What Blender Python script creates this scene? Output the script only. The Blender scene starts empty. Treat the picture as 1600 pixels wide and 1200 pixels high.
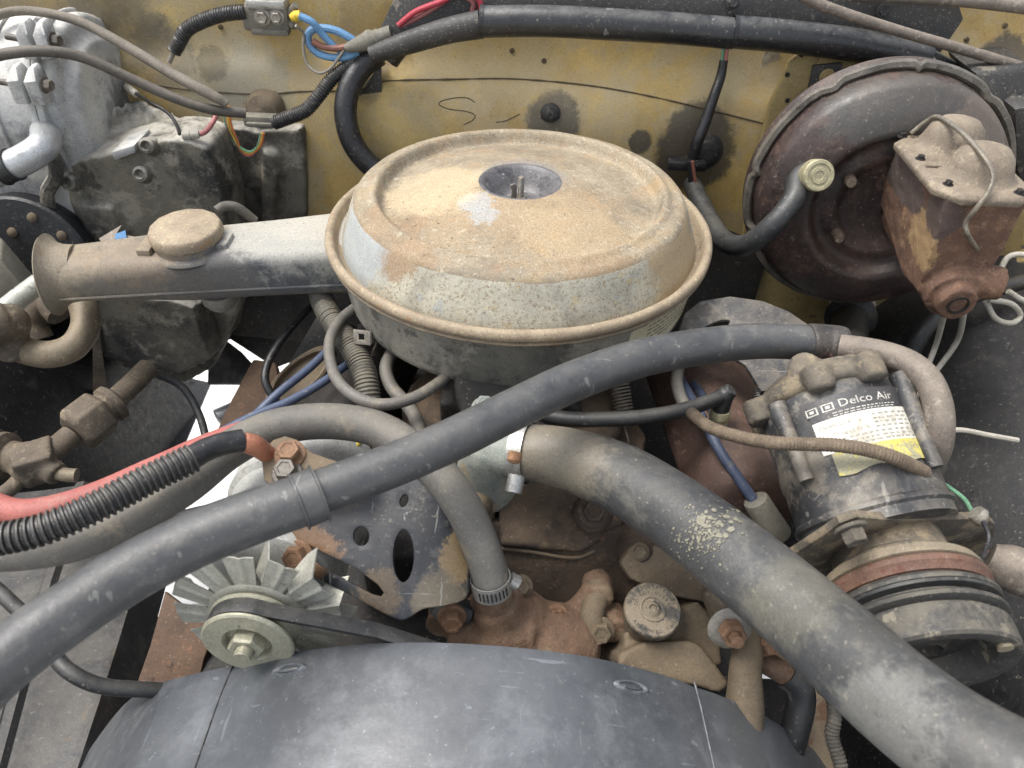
import bpy, bmesh, math, random
from mathutils import Vector, Matrix, noise
random.seed(7)
scene = bpy.context.scene
COL = scene.collection
# ---------------------------------------------------------------- camera
FPX, PITCH, ROLL = 1150.0, math.radians(42), math.radians(2.3)
CAM = Vector((0.0, 0.0, 1.55))
_F = Vector((0, math.cos(PITCH), -math.sin(PITCH)))
_U0 = Vector((0, math.sin(PITCH), math.cos(PITCH)))
_R0 = Vector((1, 0, 0))
_R = _R0 * math.cos(ROLL) + _U0 * math.sin(ROLL)
_U = _U0 * math.cos(ROLL) - _R0 * math.sin(ROLL)
cd = bpy.data.cameras.new('camera')
cam = bpy.data.objects.new('camera', cd); COL.objects.link(cam)
cam.matrix_world = Matrix(((_R.x, _U.x, -_F.x, CAM.x), (_R.y, _U.y, -_F.y, CAM.y), (_R.z, _U.z, -_F.z, CAM.z), (0, 0, 0, 1)))
cd.sensor_width = 36.0
cd.lens = FPX / 1600 * 36.0
cd.clip_start, cd.clip_end = 0.01, 500
cd.dof.use_dof = True
cd.dof.focus_distance = 0.72
cd.dof.aperture_fstop = 9.0
scene.camera = cam
# ---------------------------------------------------------------- daylight: soft, hazy bright sky
SUN_EL, SUN_AZ = math.radians(66), math.radians(275)      # azimuth: from +Y clockwise; light comes over the photographer's shoulder
w = bpy.data.worlds.new('World'); scene.world = w; w.use_nodes = True
nt = w.node_tree; nt.nodes.clear()
sky = nt.nodes.new('ShaderNodeTexSky'); sky.sky_type = 'NISHITA'; sky.sun_disc = False
sky.sun_elevation = SUN_EL; sky.sun_rotation = SUN_AZ
sky.air_density = 1.0; sky.dust_density = 4.0; sky.ozone_density = 1.0
hs = nt.nodes.new('ShaderNodeHueSaturation'); hs.inputs['Saturation'].default_value = 0.45
bg = nt.nodes.new('ShaderNodeBackground'); bg.inputs['Strength'].default_value = 0.15
wo = nt.nodes.new('ShaderNodeOutputWorld')
nt.links.new(sky.outputs[0], hs.inputs['Color']); nt.links.new(hs.outputs[0], bg.inputs['Color']); nt.links.new(bg.outputs[0], wo.inputs['Surface'])
sl = bpy.data.lights.new('sun', 'SUN'); sl.energy = 1.4; sl.angle = math.radians(26); sl.color = (1.0, 0.98, 0.95)
so = bpy.data.objects.new('sun', sl); COL.objects.link(so)
_sd = Vector((math.sin(SUN_AZ) * math.cos(SUN_EL), math.cos(SUN_AZ) * math.cos(SUN_EL), math.sin(SUN_EL)))
so.rotation_euler = _sd.to_track_quat('Z', 'Y').to_euler()
so.location = (0, 0, 6)
scene.view_settings.view_transform = 'Standard'
scene.view_settings.look = 'None'
scene.view_settings.exposure = 1.10
scene.view_settings.gamma = 1.0
scene.render.engine = 'CYCLES'
scene.cycles.use_denoising = True
scene.render.filter_size = 1.15
scene.cycles.max_bounces = 7
scene.cycles.diffuse_bounces = 4
scene.cycles.glossy_bounces = 3
scene.cycles.sample_clamp_indirect = 6.0

# ---------------------------------------------------------------- measuring: a point of the photograph at a known height, distance from the firewall side, or range
def ray(px, py):
    return _F + _R * ((px - 800) / FPX) + _U * ((600 - py) / FPX)
def at(px, py, z=None, Y=None, d=None, X=None):
    r = ray(px, py)
    if z is not None: k = (z - CAM.z) / r.z
    elif Y is not None: k = (Y - CAM.y) / r.y
    elif X is not None: k = (X - CAM.x) / r.x
    else: k = d
    return CAM + r * k
def on_plane(px, py, p0, n):
    r = ray(px, py)
    return CAM + r * ((p0 - CAM).dot(n) / r.dot(n))
def depth(p): return (p - CAM).dot(_F)
def wpx(p, px): return px * depth(p) / FPX          # metres spanned by px picture elements at point p
def V(*a): return Vector(a)
def lin(c):
    c = c / 255.0
    return c / 12.92 if c <= 0.04045 else ((c + 0.055) / 1.055) ** 2.4
def C(r, g, b, k=1.0): return (lin(r) * k, lin(g) * k, lin(b) * k, 1)

# ---------------------------------------------------------------- materials
class NB:
    def __init__(s, name):
        s.m = bpy.data.materials.new(name); s.m.use_nodes = True
        s.t = s.m.node_tree; s.t.nodes.clear()
        s.pos = None
    def n(s, typ, **kw):
        x = s.t.nodes.new(typ)
        for k, v in kw.items(): setattr(x, k, v)
        return x
    def l(s, a, b): s.t.links.new(a, b)
    def coords(s):
        if s.pos is None: s.pos = s.n('ShaderNodeNewGeometry')
        return s.pos.outputs['Position']
    def setv(s, sock, v):
        if hasattr(v, 'is_linked') or isinstance(v, bpy.types.NodeSocket): s.l(v, sock)
        else: sock.default_value = v
    def math(s, op, a, b=0.0, clamp=False):
        x = s.n('ShaderNodeMath', operation=op); x.use_clamp = clamp
        s.setv(x.inputs[0], a); s.setv(x.inputs[1], b); return x.outputs[0]
    def noise(s, scale, detail=6, rough=0.6, dist=0.0, off=0.0, stretch=None, vec=None):
        x = s.n('ShaderNodeTexNoise'); x.inputs['Scale'].default_value = scale
        x.inputs['Detail'].default_value = detail; x.inputs['Roughness'].default_value = rough; x.inputs['Distortion'].default_value = dist
        mp = s.n('ShaderNodeMapping'); mp.inputs['Location'].default_value = (off, off * 1.7, -off * 0.6)
        if stretch: mp.inputs['Scale'].default_value = stretch
        s.l(vec if vec is not None else s.coords(), mp.inputs['Vector']); s.l(mp.outputs[0], x.inputs['Vector'])
        return x.outputs['Fac']
    def step(s, v, lo, hi):
        x = s.n('ShaderNodeMapRange', interpolation_type='SMOOTHSTEP')
        s.setv(x.inputs['Value'], v); x.inputs['From Min'].default_value = lo; x.inputs['From Max'].default_value = hi
        return x.outputs['Result']
    def ramp(s, v, stops):
        x = s.n('ShaderNodeValToRGB'); e = x.color_ramp.elements
        while len(e) < len(stops): e.new(0.5)
        for i, (p, c) in enumerate(stops): e[i].position = p; e[i].color = c
        s.l(v, x.inputs['Fac']); return x.outputs['Color']
    def mix(s, f, a, b, mode='MIX'):
        x = s.n('ShaderNodeMix', data_type='RGBA', blend_type=mode)
        s.setv(x.inputs[0], f); s.setv(x.inputs[6], a); s.setv(x.inputs[7], b)
        return x.outputs[2]

MATS = {}
_off = [0.0]
def mat(name, base, sc=25, fine=0.25, layers=(), spots=(), dust=None, rough=(0.55, 0.8), metal=0.0, bump=(0.35, 0.0015, 180), spec=0.5, scratch=None, speck=None, coat=0.0, uvwave=None, grit=1.0):
    """weathered surface: base ramp over broad noise, patches (layers), local stains (spots), settled dust on up-facing faces, scratches, specks, fine relief"""
    b = NB(name); _off[0] += 3.71; o = _off[0]
    if isinstance(base, tuple): base = [base]
    n1 = b.noise(sc, 7, 0.62, 0.3, o)
    if len(base) == 1: col = b.mix(0.0, base[0], base[0])
    else: col = b.ramp(n1, [(0.30 + 0.40 * i / (len(base) - 1), c) for i, c in enumerate(base)])
    n2 = b.noise(sc * 9, 8, 0.7, 0.0, o + 5)
    if fine:
        g = b.ramp(n2, [(0.25, (1 - fine, 1 - fine, 1 - fine, 1)), (0.75, (1 + fine, 1 + fine, 1 + fine, 1))])
        col = b.mix(1.0, col, g, 'MULTIPLY')
    for i, L in enumerate(layers):
        c, s_, th, soft = L[:4]; amt = L[4] if len(L) > 4 else 1.0; st = L[5] if len(L) > 5 else None
        m = b.step(b.noise(s_, 9, 0.74, 0.2, o + 11 * (i + 1), st), th - soft * 0.5, th + soft * 0.5)
        if amt != 1.0: m = b.math('MULTIPLY', m, amt)
        col = b.mix(m, col, c)
    for i, S in enumerate(spots):
        p, r, c, amt, soft = S[:5]; soft *= 0.5; jag = 1.5 * (S[5] if len(S) > 5 else 0.35); asp = S[6] if len(S) > 6 else (1, 1, 1)
        sub = b.n('ShaderNodeVectorMath', operation='SUBTRACT'); b.l(b.coords(), sub.inputs[0]); sub.inputs[1].default_value = p
        mul = b.n('ShaderNodeVectorMath', operation='MULTIPLY'); b.l(sub.outputs[0], mul.inputs[0]); mul.inputs[1].default_value = (1 / asp[0], 1 / asp[1], 1 / asp[2])
        ln = b.n('ShaderNodeVectorMath', operation='LENGTH'); b.l(mul.outputs[0], ln.inputs[0])
        nz = b.noise(2.2 / r, 9, 0.76, 0.0, o + 31 + i)
        dd = b.math('ADD', b.math('DIVIDE', ln.outputs['Value'], r), b.math('MULTIPLY', b.math('SUBTRACT', nz, 0.5), jag * 4))
        m = b.step(dd, 1.0 + soft, 1.0 - soft)
        if amt != 1.0: m = b.math('MULTIPLY', m, amt)
        col = b.mix(m, col, c)
    if grit:
        n3 = b.noise(620, 5, 0.75, 0.0, o + 7)
        k0 = 0.30 * grit
        col = b.mix(1.0, col, b.ramp(n3, [(0.28, (1 - k0, 1 - k0, 1 - k0, 1)), (0.5, (1, 1, 1, 1)), (0.72, (1 + k0, 1 + k0, 1 + k0, 1))]), 'MULTIPLY')
        n4 = b.noise(230, 4, 0.72, 0.0, o + 9)
        col = b.mix(b.math('MULTIPLY', b.step(n4, 0.60, 0.70), 0.40 * grit), col, C(158, 150, 134))
        col = b.mix(b.math('MULTIPLY', b.step(n4, 0.38, 0.30), 0.55 * grit), col, C(38, 35, 32))
    rr = b.n('ShaderNodeMapRange'); b.l(n2, rr.inputs['Value']); rr.inputs['From Min'].default_value = 0.3; rr.inputs['From Max'].default_value = 0.7
    rr.inputs['To Min'].default_value = rough[0]; rr.inputs['To Max'].default_value = rough[1]
    rough_s = rr.outputs['Result']
    if scratch:
        c, amt, s_ = scratch
        m = None
        for j, st in enumerate(((1, 0.05, 0.3), (0.06, 1, 0.3), (0.5, 0.5, 0.04))):
            k = b.step(b.noise(s_ * 5, 3, 0.5, 0.25, o + 51 + j, st), 0.70, 0.735)
            m = k if m is None else b.math('MAXIMUM', m, k)
        col = b.mix(b.math('MULTIPLY', m, amt), col, c)
    if speck:
        c, amt, s_, th = speck
        m = b.step(b.noise(s_, 2, 0.5, 0.0, o + 71), th, th + 0.03)
        col = b.mix(b.math('MULTIPLY', m, amt), col, c)
    if dust:
        c, amt, lo, hi = dust
        g = b.coords(); sp = b.n('ShaderNodeSeparateXYZ'); b.l(b.pos.outputs['Normal'], sp.inputs[0])
        up = b.step(sp.outputs['Z'], lo, hi)
        nn = b.step(b.noise(sc * 2.3, 9, 0.76, 0.3, o + 91), 0.36, 0.60)
        m = b.math('MULTIPLY', b.math('MULTIPLY', up, nn), amt * 0.72)
        col = b.mix(m, col, c)
        rough_s = b.math('ADD', rough_s, b.math('MULTIPLY', m, 0.25), True)
    P = b.n('ShaderNodeBsdfPrincipled')
    b.l(col, P.inputs['Base Color']); b.l(rough_s, P.inputs['Roughness'])
    P.inputs['Metallic'].default_value = metal; P.inputs['Specular IOR Level'].default_value = spec
    if coat: P.inputs['Coat Weight'].default_value = coat; P.inputs['Coat Roughness'].default_value = 0.3
    if bump:
        bs, bd, bsc = bump
        h = b.math('ADD', b.noise(bsc, 6, 0.65, 0.0, o + 101), b.math('MULTIPLY', n1, 0.6))
        if uvwave:
            uv = b.n('ShaderNodeUVMap'); sx = b.n('ShaderNodeSeparateXYZ'); b.l(uv.outputs[0], sx.inputs[0])
            ww = b.math('SINE', b.math('ADD', b.math('MULTIPLY', sx.outputs['Y'], uvwave[0]), b.math('MULTIPLY', sx.outputs['X'], uvwave[2])))
            h = b.math('ADD', h, b.math('MULTIPLY', ww, uvwave[1]))
        bm_ = b.n('ShaderNodeBump'); bm_.inputs['Strength'].default_value = bs; bm_.inputs['Distance'].default_value = bd
        b.l(h, bm_.inputs['Height']); b.l(bm_.outputs[0], P.inputs['Normal'])
    out = b.n('ShaderNodeOutputMaterial'); b.l(P.outputs[0], out.inputs[0])
    MATS[name] = b.m
    return b.m

# ---------------------------------------------------------------- mesh building
def frame(o, zax, xhint=None):
    z = zax.normalized()
    x = xhint if xhint is not None else (V(1, 0, 0) if abs(z.x) < 0.9 else V(0, 1, 0))
    x = (x - z * x.dot(z)).normalized(); y = z.cross(x)
    return Matrix(((x.x, y.x, z.x, o.x), (x.y, y.y, z.y, o.y), (x.z, y.z, z.z, o.z), (0, 0, 0, 1)))
def spline(pts, n=8, closed=False):
    """Catmull-Rom through points that carry any number of floats"""
    P = [tuple(p) for p in pts]; out = []
    m = len(P); segs = m if closed else m - 1
    for i in range(segs):
        if closed: p0, p1, p2, p3 = P[(i - 1) % m], P[i], P[(i + 1) % m], P[(i + 2) % m]
        else:
            p1, p2 = P[i], P[i + 1]
            p0 = P[i - 1] if i > 0 else tuple(2 * a - c for a, c in zip(p1, p2))
            p3 = P[i + 2] if i + 2 < m else tuple(2 * c - a for a, c in zip(p1, p2))
        for k in range(n):
            t = k / n; t2 = t * t; t3 = t2 * t
            out.append(tuple(0.5 * (2 * c1 + (c2 - c0) * t + (2 * c0 - 5 * c1 + 4 * c2 - c3) * t2 + (3 * c1 - c0 - 3 * c2 + c3) * t3) for c0, c1, c2, c3 in zip(p0, p1, p2, p3)))
    if not closed: out.append(P[-1])
    return out
class MB:
    def __init__(s): s.v, s.f, s.uv = [], [], {}
    def add(s, vs, fs, M=None):
        o = len(s.v)
        s.v += [(M @ Vector(p)) if M is not None else Vector(p) for p in vs]
        s.f += [tuple(i + o for i in f) for f in fs]
        return s
    def box(s, c, size, M=None):
        x, y, z = [k / 2 for k in size]
        vs = [Vector((a * x, b_ * y, d_ * z)) for a in (-1, 1) for b_ in (-1, 1) for d_ in (-1, 1)]
        fs = [(0, 1, 3, 2), (4, 6, 7, 5), (0, 4, 5, 1), (2, 3, 7, 6), (0, 2, 6, 4), (1, 5, 7, 3)]
        T = Matrix.Translation(Vector(c))
        return s.add(vs, fs, (T @ M) if M is not None else T)
    def lathe(s, prof, M=None, n=32, closed=False, a0=0.0, a1=math.tau, cap0=True):
        """prof: (r, z) about local Z"""
        full = abs(a1 - a0 - math.tau) < 1e-6
        cols = n if full else n + 1
        vs, fs = [], []
        for r, z in prof:
            for k in range(cols):
                a = a0 + (a1 - a0) * k / n; vs.append((max(r, 1e-5) * math.cos(a), max(r, 1e-5) * math.sin(a), z))
        m = len(prof)
        for i in range(m if closed else m - 1):
            j = (i + 1) % m
            for k in range(n):
                k2 = (k + 1) % cols
                fs.append((i * cols + k, i * cols + k2, j * cols + k2, j * cols + k))
        if not closed and full:
            if cap0 and prof[0][0] > 1e-4: fs.append(tuple(reversed(range(cols))))
            if prof[-1][0] > 1e-4: fs.append(tuple(range((m - 1) * cols, m * cols)))
        return s.add(vs, fs, M)
    def cyl(s, p0, p1, r0, r1=None, n=20):
        p0, p1 = Vector(p0), Vector(p1); r1 = r0 if r1 is None else r1
        return s.lathe([(r0, 0), (r1, (p1 - p0).length)], frame(p0, p1 - p0), n)
    def ball(s, c, r, M=None, n=16):
        rx, ry, rz = (r, r, r) if not hasattr(r, '__len__') else r
        prof = [(math.sin(math.pi * i / (n // 2)), -math.cos(math.pi * i / (n // 2))) for i in range(n // 2 + 1)]
        T = Matrix.Translation(Vector(c)); S = Matrix.Diagonal((rx, ry, rz, 1))
        return s.lathe(prof, (T @ M @ S) if M is not None else T @ S, n)
    def tube(s, pts, r=None, n=16, cap=True, res=8, smooth=True, fn=None, ring=None, squash=None):
        """pts: (x,y,z[,r]); fn(length, r) -> r modulates; ring: sample spacing in metres"""
        P = [tuple(p) + ((r,) if len(p) == 3 else ()) for p in pts]
        if smooth and len(P) > 2: P = spline(P, res)
        if ring:
            L = [0.0]
            for a, c in zip(P, P[1:]): L.append(L[-1] + (Vector(c[:3]) - Vector(a[:3])).length)
            m = max(2, int(L[-1] / ring)); Q = []; j = 0
            for k in range(m + 1):
                t = L[-1] * k / m
                while j < len(L) - 2 and L[j + 1] < t: j += 1
                u = (t - L[j]) / max(1e-9, L[j + 1] - L[j]); Q.append(tuple(a + (c - a) * u for a, c in zip(P[j], P[j + 1])))
            P = Q
        o = len(s.v); ln = 0.0; up = None; m = len(P)
        for i, p in enumerate(P):
            c = Vector(p[:3])
            tg = (Vector(P[min(i + 1, m - 1)][:3]) - Vector(P[max(i - 1, 0)][:3])).normalized()
            if up is None: up = tg.orthogonal().normalized()
            up = (up - tg * up.dot(tg)).normalized(); sd = tg.cross(up)
            if i: ln += (c - Vector(P[i - 1][:3])).length
            rr = fn(ln, p[3]) if fn else p[3]
            for k in range(n):
                a = math.tau * k / n; q = up * math.cos(a) + sd * math.sin(a)
                s.v.append(c + q * rr)
            if i:
                b0 = o + (i - 1) * n; b1 = o + i * n
                for k in range(n):
                    k2 = (k + 1) % n
                    s.uv[len(s.f)] = ((k / n, ln), ((k + 1) / n, ln), ((k + 1) / n, ln), (k / n, ln))
                    s.f.append((b0 + k, b0 + k2, b1 + k2, b1 + k))
        if cap:
            s.f.append(tuple(o + k for k in reversed(range(n)))); s.f.append(tuple(o + (m - 1) * n + k for k in range(n)))
        return s
    def prism(s, pts, ext):
        """polygon of world points swept by the vector ext"""
        o = len(s.v); m = len(pts); ext = Vector(ext)
        s.v += [Vector(p) for p in pts] + [Vector(p) + ext for p in pts]
        s.f.append(tuple(o + i for i in range(m))); s.f.append(tuple(o + m + i for i in reversed(range(m))))
        for i in range(m):
            j = (i + 1) % m; s.f.append((o + j, o + i, o + m + i, o + m + j))
        return s
    def sheet(s, fn, nu, nv, thick=0.002, flip=False):
        """fn(u,v) -> point; a closed thin shell"""
        G = [[Vector(fn(i / nu, j / nv)) for j in range(nv + 1)] for i in range(nu + 1)]
        o = len(s.v); N = (nu + 1) * (nv + 1); back = []
        for i in range(nu + 1):
            for j in range(nv + 1):
                du = G[min(i + 1, nu)][j] - G[max(i - 1, 0)][j]; dv = G[i][min(j + 1, nv)] - G[i][max(j - 1, 0)]
                nn = du.cross(dv)
                nn = nn.normalized() if nn.length > 1e-12 else V(0, 0, 1)
                if flip: nn = -nn
                s.v.append(G[i][j]); back.append(G[i][j] - nn * thick)
        s.v += back
        idx = lambda i, j: o + i * (nv + 1) + j
        for i in range(nu):
            for j in range(nv):
                q = (idx(i, j), idx(i + 1, j), idx(i + 1, j + 1), idx(i, j + 1))
                s.f.append(q); s.f.append(tuple(N + k for k in reversed(q)))
        rim = [(idx(i, 0), idx(i + 1, 0)) for i in range(nu)] + [(idx(nu, j), idx(nu, j + 1)) for j in range(nv)] + [(idx(i + 1, nv), idx(i, nv)) for i in reversed(range(nu))] + [(idx(0, j + 1), idx(0, j)) for j in reversed(range(nv))]
        for a, b_ in rim: s.f.append((b_, a, N + a, N + b_))
        return s
    def loft(s, rings, cap=True):
        o = len(s.v); m = len(rings[0])
        for r in rings: s.v += [Vector(p) for p in r]
        for i in range(len(rings) - 1):
            for k in range(m):
                k2 = (k + 1) % m; s.f.append((o + i * m + k, o + i * m + k2, o + (i + 1) * m + k2, o + (i + 1) * m + k))
        if cap:
            s.f.append(tuple(o + k for k in reversed(range(m)))); s.f.append(tuple(o + (len(rings) - 1) * m + k for k in range(m)))
        return s

def thing(name, label, cat, loc=(0, 0, 0), group=None):
    o = bpy.data.objects.new(name, None); COL.objects.link(o); o.location = loc; o.empty_display_size = 0.02
    o['label'] = label; o['category'] = cat
    if group: o['group'] = group
    return o
def wloc(o):
    p = Vector(o.location)
    while o.parent: o = o.parent; p += Vector(o.location)
    return p
def obj(name, mb, m, parent=None, loc=None, label=None, cat=None, group=None, kind=None, smooth=35, bevel=0.0, sub=0, voxel=None, relax=0, jit=0.0, jsc=60, fixn=True):
    """one mesh object; vertices arrive in world coordinates"""
    o0 = wloc(parent) if parent is not None else Vector(loc if loc is not None else (0, 0, 0))
    me = bpy.data.meshes.new(name)
    me.from_pydata([v - o0 for v in mb.v], [], mb.f)
    if mb.uv and not voxel:
        ul = me.uv_layers.new(name='UVMap')
        for pi, uvs in mb.uv.items():
            p = me.polygons[pi]
            for k, li in enumerate(p.loop_indices): ul.data[li].uv = uvs[k]
    if fixn:
        b = bmesh.new(); b.from_mesh(me); bmesh.ops.recalc_face_normals(b, faces=b.faces)
        b.to_mesh(me); b.free()
    ob = bpy.data.objects.new(name, me); COL.objects.link(ob)
    if voxel or bevel or sub:
        if voxel:
            r = ob.modifiers.new('r', 'REMESH'); r.mode = 'VOXEL'; r.voxel_size = voxel; r.use_smooth_shade = True
            if relax: k = ob.modifiers.new('s', 'SMOOTH'); k.iterations = relax; k.factor = 0.5
        if bevel:
            k = ob.modifiers.new('b', 'BEVEL'); k.width = bevel; k.segments = 2; k.limit_method = 'ANGLE'; k.angle_limit = math.radians(40)
        if sub:
            k = ob.modifiers.new('u', 'SUBSURF'); k.levels = sub; k.render_levels = sub
        dg = bpy.context.evaluated_depsgraph_get()
        nm = bpy.data.meshes.new_from_object(ob.evaluated_get(dg)); ob.modifiers.clear(); ob.data = nm
        bpy.data.meshes.remove(me); nm.name = name; me = nm
    if jit:
        for v in me.vertices:
            p = (v.co + o0) * jsc; v.co += Vector(noise.noise_vector(p)) * jit
    me.materials.clear(); me.materials.append(m)
    if smooth is not None:
        me.polygons.foreach_set('use_smooth', [True] * len(me.polygons))
        if not voxel: me.set_sharp_from_angle(angle=math.radians(smooth))
    if parent is not None: ob.parent = parent
    else: ob.location = o0
    if label: ob['label'] = label
    if cat: ob['category'] = cat
    if group: ob['group'] = group
    if kind: ob['kind'] = kind
    return ob
def plate_mesh(outlines, thick, bevel=0.0008, M=None, deform=None, cuts=0):
    """flat outline (with holes) in local XY, thickness along Z, as (verts, faces)"""
    cu = bpy.data.curves.new('t', 'CURVE'); cu.dimensions = '2D'; cu.fill_mode = 'BOTH'
    cu.extrude = max(1e-5, thick / 2 - bevel); cu.bevel_depth = bevel; cu.bevel_resolution = 1
    for o in outlines:
        sp = cu.splines.new('POLY'); sp.points.add(len(o) - 1)
        for i, p in enumerate(o): sp.points[i].co = (p[0], p[1], 0, 1)
        sp.use_cyclic_u = True
    ob = bpy.data.objects.new('t', cu); me = bpy.data.meshes.new_from_object(ob)
    b = bmesh.new(); b.from_mesh(me); bmesh.ops.remove_doubles(b, verts=b.verts, dist=1e-6)
    if cuts:
        xs = [v.co.x for v in b.verts]; ys = [v.co.y for v in b.verts]
        for k in range(1, cuts):
            for ax, lo, hi in ((V(1, 0, 0), min(xs), max(xs)), (V(0, 1, 0), min(ys), max(ys))):
                bmesh.ops.bisect_plane(b, geom=b.verts[:] + b.edges[:] + b.faces[:], plane_co=ax * (lo + (hi - lo) * k / cuts), plane_no=ax)
    vs = [v.co.copy() for v in b.verts]; b.verts.index_update(); fs = [tuple(v.index for v in f.verts) for f in b.faces]
    b.free(); bpy.data.objects.remove(ob); bpy.data.curves.remove(cu); bpy.data.meshes.remove(me)
    if deform: vs = [deform(v) for v in vs]
    if M is not None: vs = [M @ v for v in vs]
    return vs, fs
def text_mesh(body, size, fn, sub=0, bold=False, thick=0.0):
    """lettering as flat faces; fn maps (x, y, z) of the centred text to a world point"""
    cu = bpy.data.curves.new('t', 'FONT'); cu.body = body; cu.size = size; cu.align_x = 'CENTER'; cu.align_y = 'CENTER'; cu.resolution_u = 2
    cu.extrude = thick
    if bold: cu.offset = size * 0.02
    ob = bpy.data.objects.new('t', cu); me = bpy.data.meshes.new_from_object(ob)
    vs = [fn(v.co.x, v.co.y, v.co.z) for v in me.vertices]; fs = [tuple(p.vertices) for p in me.polygons]
    bpy.data.objects.remove(ob); bpy.data.curves.remove(cu); bpy.data.meshes.remove(me)
    return vs, fs
def pix_plate(outlines, p0, n, thick, **kw):
    """outlines measured in the photograph on the plane (p0, n)"""
    M = frame(p0, n); Mi = M.inverted(); L = []
    for o in outlines:
        L.append([(Mi @ on_plane(x, y, p0, n)) for x, y in o])
    vs, fs = plate_mesh(L, thick, M=M, **kw)
    mb = MB(); mb.add(vs, fs); return mb
def pw(*a):
    """hose control point: pixel x, y, height z, apparent width -> x, y, z, radius"""
    px, py, z, wd = a; p = at(px, py, z=z); return (p.x, p.y, p.z, wpx(p, wd) / 2)
def hose(name, pts, m, parent=None, n=18, res=8, **kw):
    mb = MB(); okw = {k: kw.pop(k) for k in list(kw) if k in ('fn', 'ring', 'cap')}
    mb.tube([pw(*p) for p in pts], n=n, res=res, **okw)
    return obj(name, mb, m, parent, **kw)
def even(pts, r=None):
    """control points with one common radius (the median) so that a line keeps its gauge"""
    P = [pw(*p) for p in pts]; rs = sorted(p[3] for p in P); k = r or rs[len(rs) // 2]
    return [(p[0], p[1], p[2], k) for p in P]
def line(name, pts, m, parent=None, r=None, n=12, res=8, **kw):
    mb = MB(); okw = {k: kw.pop(k) for k in list(kw) if k in ('fn', 'ring', 'cap')}
    mb.tube(even(pts, r), n=n, res=res, **okw)
    return obj(name, mb, m, parent, **kw)
def hexbolt(p, ax, r, h, m, parent, name='bolt', washer=1.35, wm=None, shank=0.0, flat=True):
    """hex head on a flange washer, axis ax pointing out"""
    mb = MB(); M = frame(Vector(p), Vector(ax))
    wh = h * 0.18
    if washer: mb.lathe([(r * washer, -0.001), (r * washer, wh * 0.7), (r * washer * 0.92, wh), (1e-5, wh)], M, 24)
    hx = [(r * math.cos(math.tau * k / 6), r * math.sin(math.tau * k / 6)) for k in range(6)]
    rings = [[M @ V(x, y, z) for x, y in hx] for z in (wh * 0.5, h * 0.86)]
    rings.append([M @ V(x * 0.9, y * 0.9, h) for x, y in hx])
    rings.append([M @ V(x * 0.62, y * 0.62, h * 0.99) for x, y in hx]); rings.append([M @ V(x * 0.55, y * 0.55, h * 0.93) for x, y in hx])
    mb.loft(rings)
    if shank: mb.lathe([(r * 0.5, h * 0.9), (r * 0.5, h + shank), (r * 0.42, h + shank * 1.05), (1e-5, h + shank * 1.05)], M, 14)
    return obj(name, mb, m, parent, smooth=28)
def band(name, p, ax, r, wd, m, parent, lip=0.0):
    """clamp strap around a hose"""
    mb = MB(); M = frame(Vector(p), Vector(ax)); t = 0.0009
    prof = [(r, -wd / 2), (r + t + lip, -wd / 2), (r + t + lip, -wd / 2 + 0.001), (r + t, -wd / 2 + 0.0015), (r + t, wd / 2 - 0.0015), (r + t + lip, wd / 2 - 0.001), (r + t + lip, wd / 2), (r, wd / 2)]
    mb.lathe(prof, M, 36, closed=True)
    return obj(name, mb, m, parent)
# ---------------------------------------------------------------- firewall surface
def fwY(x, z):
    y = 1.0 + 0.06 * (z - 1.15)
    y -= 0.055 * math.exp(-((x + 0.02) / 0.34) ** 2) * (1 / (1 + math.exp((z - 1.19) / 0.02)))     # tunnel bulge below the weld seam
    y -= 0.012 / (1 + math.exp((z - 1.205) / 0.006))
    y -= 0.030 / (1 + math.exp(-(x - 0.30) / 0.02)) * (1 / (1 + math.exp((z - 1.24) / 0.02)))
    return y
def at_fw(px, py, off=0.0):
    Y = 1.0
    for _ in range(12):
        p = at(px, py, Y=Y); Y = fwY(p.x, p.z) - off
    return at(px, py, Y=Y)

# ---------------------------------------------------------------- palette
YEL = [C(140, 118, 72), C(170, 144, 84), C(188, 163, 102)]
sp = []
for px, py, r, a in ((866, 186, 0.036, (1, 1, 1.0)), (1088, 232, 0.052, (1, 1, 1.15)), (1238, 232, 0.026, (1, 1, 1.4)), (1568, 92, 0.030, (1, 1, 1)), (1000, 222, 0.016, (1, 1, 1))):
    sp.append((at_fw(px, py), r, C(58, 54, 48), 0.85, 0.3, 0.18, a))
for px, py, r, c in ((340, 118, 0.06, C(150, 146, 130)), (400, 135, 0.05, C(140, 136, 120)), (250, 85, 0.045, C(70, 68, 62)), (330, 100, 0.022, C(64, 62, 55)), (180, 35, 0.06, C(66, 64, 58)), (60, 10, 0.09, C(70, 67, 60)), (575, 140, 0.018, C(86, 80, 60)), (580, 60, 0.05, C(112, 92, 52)), (1130, 120, 0.03, C(150, 140, 110)), (800, 90, 0.06, C(140, 124, 86)), (640, 220, 0.05, C(140, 124, 80))):
    sp.append((at_fw(px, py), r, c, 0.55, 0.5, 0.30))
M_fw = mat('firewall_paint', YEL, 7, 0.12, layers=[(C(158, 144, 112), 14, 0.48, 0.16, 0.75), (C(164, 136, 66), 9, 0.62, 0.05, 0.6, (1, 1, 0.35)), (C(84, 68, 40), 60, 0.68, 0.05, 0.6), (C(60, 50, 34), 260, 0.70, 0.03, 0.8)], spots=sp, rough=(0.45, 0.7), bump=(0.15, 0.001, 220), dust=(C(158, 146, 118), 0.5, 0.2, 0.9))
M_yel = mat('yellow_bracket_paint', [C(120, 104, 66), C(152, 134, 88)], 20, 0.15, layers=[(C(90, 76, 48), 50, 0.62, 0.05)], rough=(0.5, 0.75))
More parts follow.
